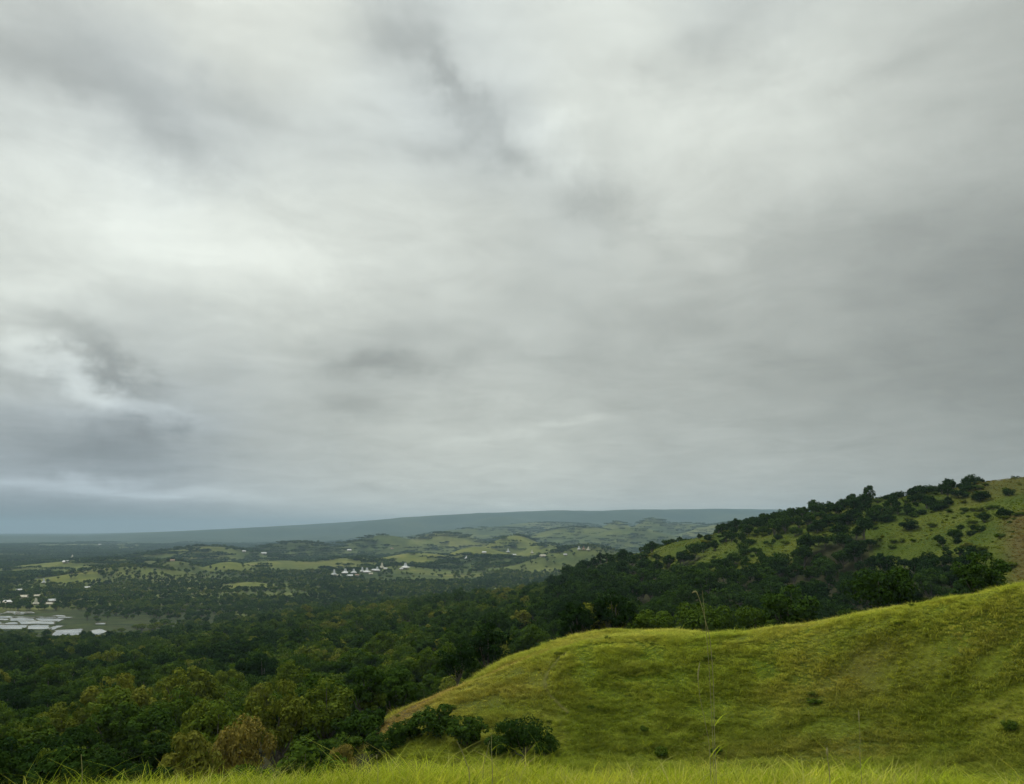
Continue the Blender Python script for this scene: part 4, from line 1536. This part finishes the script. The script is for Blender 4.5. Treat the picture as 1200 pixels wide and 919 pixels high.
ox, oy = jitter_polar(2480, 9000, 32, u0=-420, u1=1100, grow=0.9)
oz, ob = terrain(ox, oy, True)
orr = np.hypot(ox, oy)
ow = fbm(ox / 520, oy / 430, 171, 4)
kp = (ow > np.interp(orr, [2480, 5000, 9000], [0.40, 0.44, 0.50])) & (ob < 0.3) & (rng.random(len(ox)) < 0.85)
kp |= (rng.random(len(ox)) < np.where(ob < 0.3, 0.08, 0.06))
kp &= open_to_houses(ox, oy, 26, 110)
ox, oy, oz, orr = ox[kp], oy[kp], oz[kp], orr[kp]
n_ = len(ox)
os_ = rng.uniform(0.7, 1.2, n_)
scatter('far_woodland', np.stack([ox, oy, oz - 1], 1), np.stack([np.zeros(n_), np.zeros(n_), rng.uniform(0, 6.28, n_)], 1),
        np.stack([os_ * 1.5, os_, os_ * 0.95], 1), rng.integers(0, 4, n_), proto_collection('far_grove', GROVE),
        {'tint': np.clip(0.22 + rng.normal(size=n_) * 0.10, 0, 0.5)}, 'bands of dark woodland across the distant plain')
print('groves', n_)


# ------------------------------------------------------------------ tall dry stalks on the knoll
def stalk(name, pts, rad, head, label, leaves_=2):
    root = bpy.data.objects.new(name, None)
    COL.objects.link(root)
    root.location = tuple(pts[0])
    P = np.array(pts) - np.array(pts[0])
    # smooth the bend
    t = np.linspace(0, 1, len(P))
    tt = np.linspace(0, 1, 22)
    S = np.stack([pchip(t, P[:, k], tt) for k in range(3)], 1)
    obj('stem', mesh_np('stem', *tube(S, np.linspace(rad * 0.62, rad * 0.3, len(S)), 5), None, (M_STRAW,), smooth=True), root)
    if head:
        H_ = S[-6:]
        obj('seed_head', mesh_np('seed_head', *tube(H_, [rad * 0.4, rad * 1.1, rad * 1.3, rad * 1.2, rad * 0.9, rad * 0.3], 6), None, (M_STRAW,), smooth=True), root)
    for k in range(leaves_):
        i = 4 + 5 * k
        b = S[i]
        d = np.array([math.cos(k * 2.4 + 0.6), math.sin(k * 2.4 + 0.6), 0])
        vs = []
        for q in range(5):
            f = q / 4
            c = b + d * 0.16 * f + np.array([0, 0, 0.16 * f - 0.10 * f * f])
            ww = 0.0035 * (1 - f ** 2) + 0.0004
            sd = np.array([-d[1], d[0], 0])
            vs += [c - sd * ww, c + sd * ww]
        obj('blade', mesh_np('blade', np.array(vs), np.array([(2 * q, 2 * q + 1, 2 * q + 3, 2 * q + 2) for q in range(4)]), None, (M_FGRASS,)), root)
    tag(root, label, 'grass stalk', None)
    return root


def pt(u, v, r):
    a = az_pix(u, v)
    return np.array([math.sin(a) * r, math.cos(a) * r, EYE + r * tan_el(u, v)])


def stalk_px(pix, r, rad, head, label, lv=2):
    P = [pt(u, v, r) for (u, v) in pix]
    g = P[0].copy()
    g[2] = float(terrain(g[:1], g[1:2])[0]) - 0.02
    if g[2] < P[0][2]:
        P = [g] + P
    stalk('grass_stalk', P, rad, head, label, lv)


stalk_px([(838, 880), (836, 800), (832, 750), (826, 725), (820, 703), (815, 693), (811, 695)], 5.6, 0.0042, True, 'tallest dry grass stalk with hooked drooping tip')
stalk_px([(836, 885), (832, 800), (828, 745), (825, 712), (823, 692)], 5.7, 0.0036, False, 'tall straight dry stalk crossing behind hooked one')
stalk_px([(832, 885), (826, 845), (820, 815), (818, 795), (820, 776)], 5.5, 0.0036, True, 'shorter pale stalk curving beside the two tallest')
stalk_px([(1008, 890), (1008, 868), (1007, 848), (1006, 832)], 5.6, 0.0034, True, 'pale upright stalk standing in front of browned grass')
stalk_px([(550, 908), (546, 893), (540, 878), (535, 868)], 5.8, 0.006, False, 'broad pale blade leaning left from the grass')
stalk_px([(577, 905), (576, 880), (576, 862)], 5.8, 0.005, False, 'upright green stalk in front of lone dark tree', 3)
stalk_px([(566, 905), (570, 885), (574, 868)], 5.9, 0.004, False, 'slanting stalk joined to the upright green one', 2)
stalk_px([(96, 915), (96, 898), (95, 884)], 5.9, 0.005, False, 'short pale stalk at the forest end of grass', 1)
stalk_px([(443, 905), (442, 893), (441, 884)], 5.8, 0.004, True, 'small pinkish seed stalk above the grass', 1)
stalk_px([(972, 905), (970, 890), (969, 876)], 5.8, 0.006, True, 'short white tipped plume in bright grass', 1)

# ------------------------------------------------------------------ haze
hz = bpy.data.meshes.new('haze')
B, ZB, ZT = 30500.0, -40.0, HAZE_TOP
hv = [(x, y, z) for z in (ZB, ZT) for y in (-B, B) for x in (-B, B)]
hzme = mesh_np('haze', hv, [(0, 2, 3, 1), (4, 5, 7, 6), (0, 1, 5, 4), (2, 6, 7, 3), (0, 4, 6, 2), (1, 3, 7, 5)])
hm, nt = new_mat('haze')
ho = nd(nt, 'ShaderNodeOutputMaterial')
pv = nd(nt, 'ShaderNodeVolumePrincipled', Density=HAZE_D, Anisotropy=0.0)
pv.inputs['Color'].default_value = (0.58, 0.82, 1.0, 1)
nt.links.new(pv.outputs[0], ho.inputs['Volume'])
hzme.materials.append(hm)
tag(obj('haze', hzme), 'thin bluish grey haze over the distant plain', None, None, 'stuff')
print('ground z range', gz.min(), gz.max())
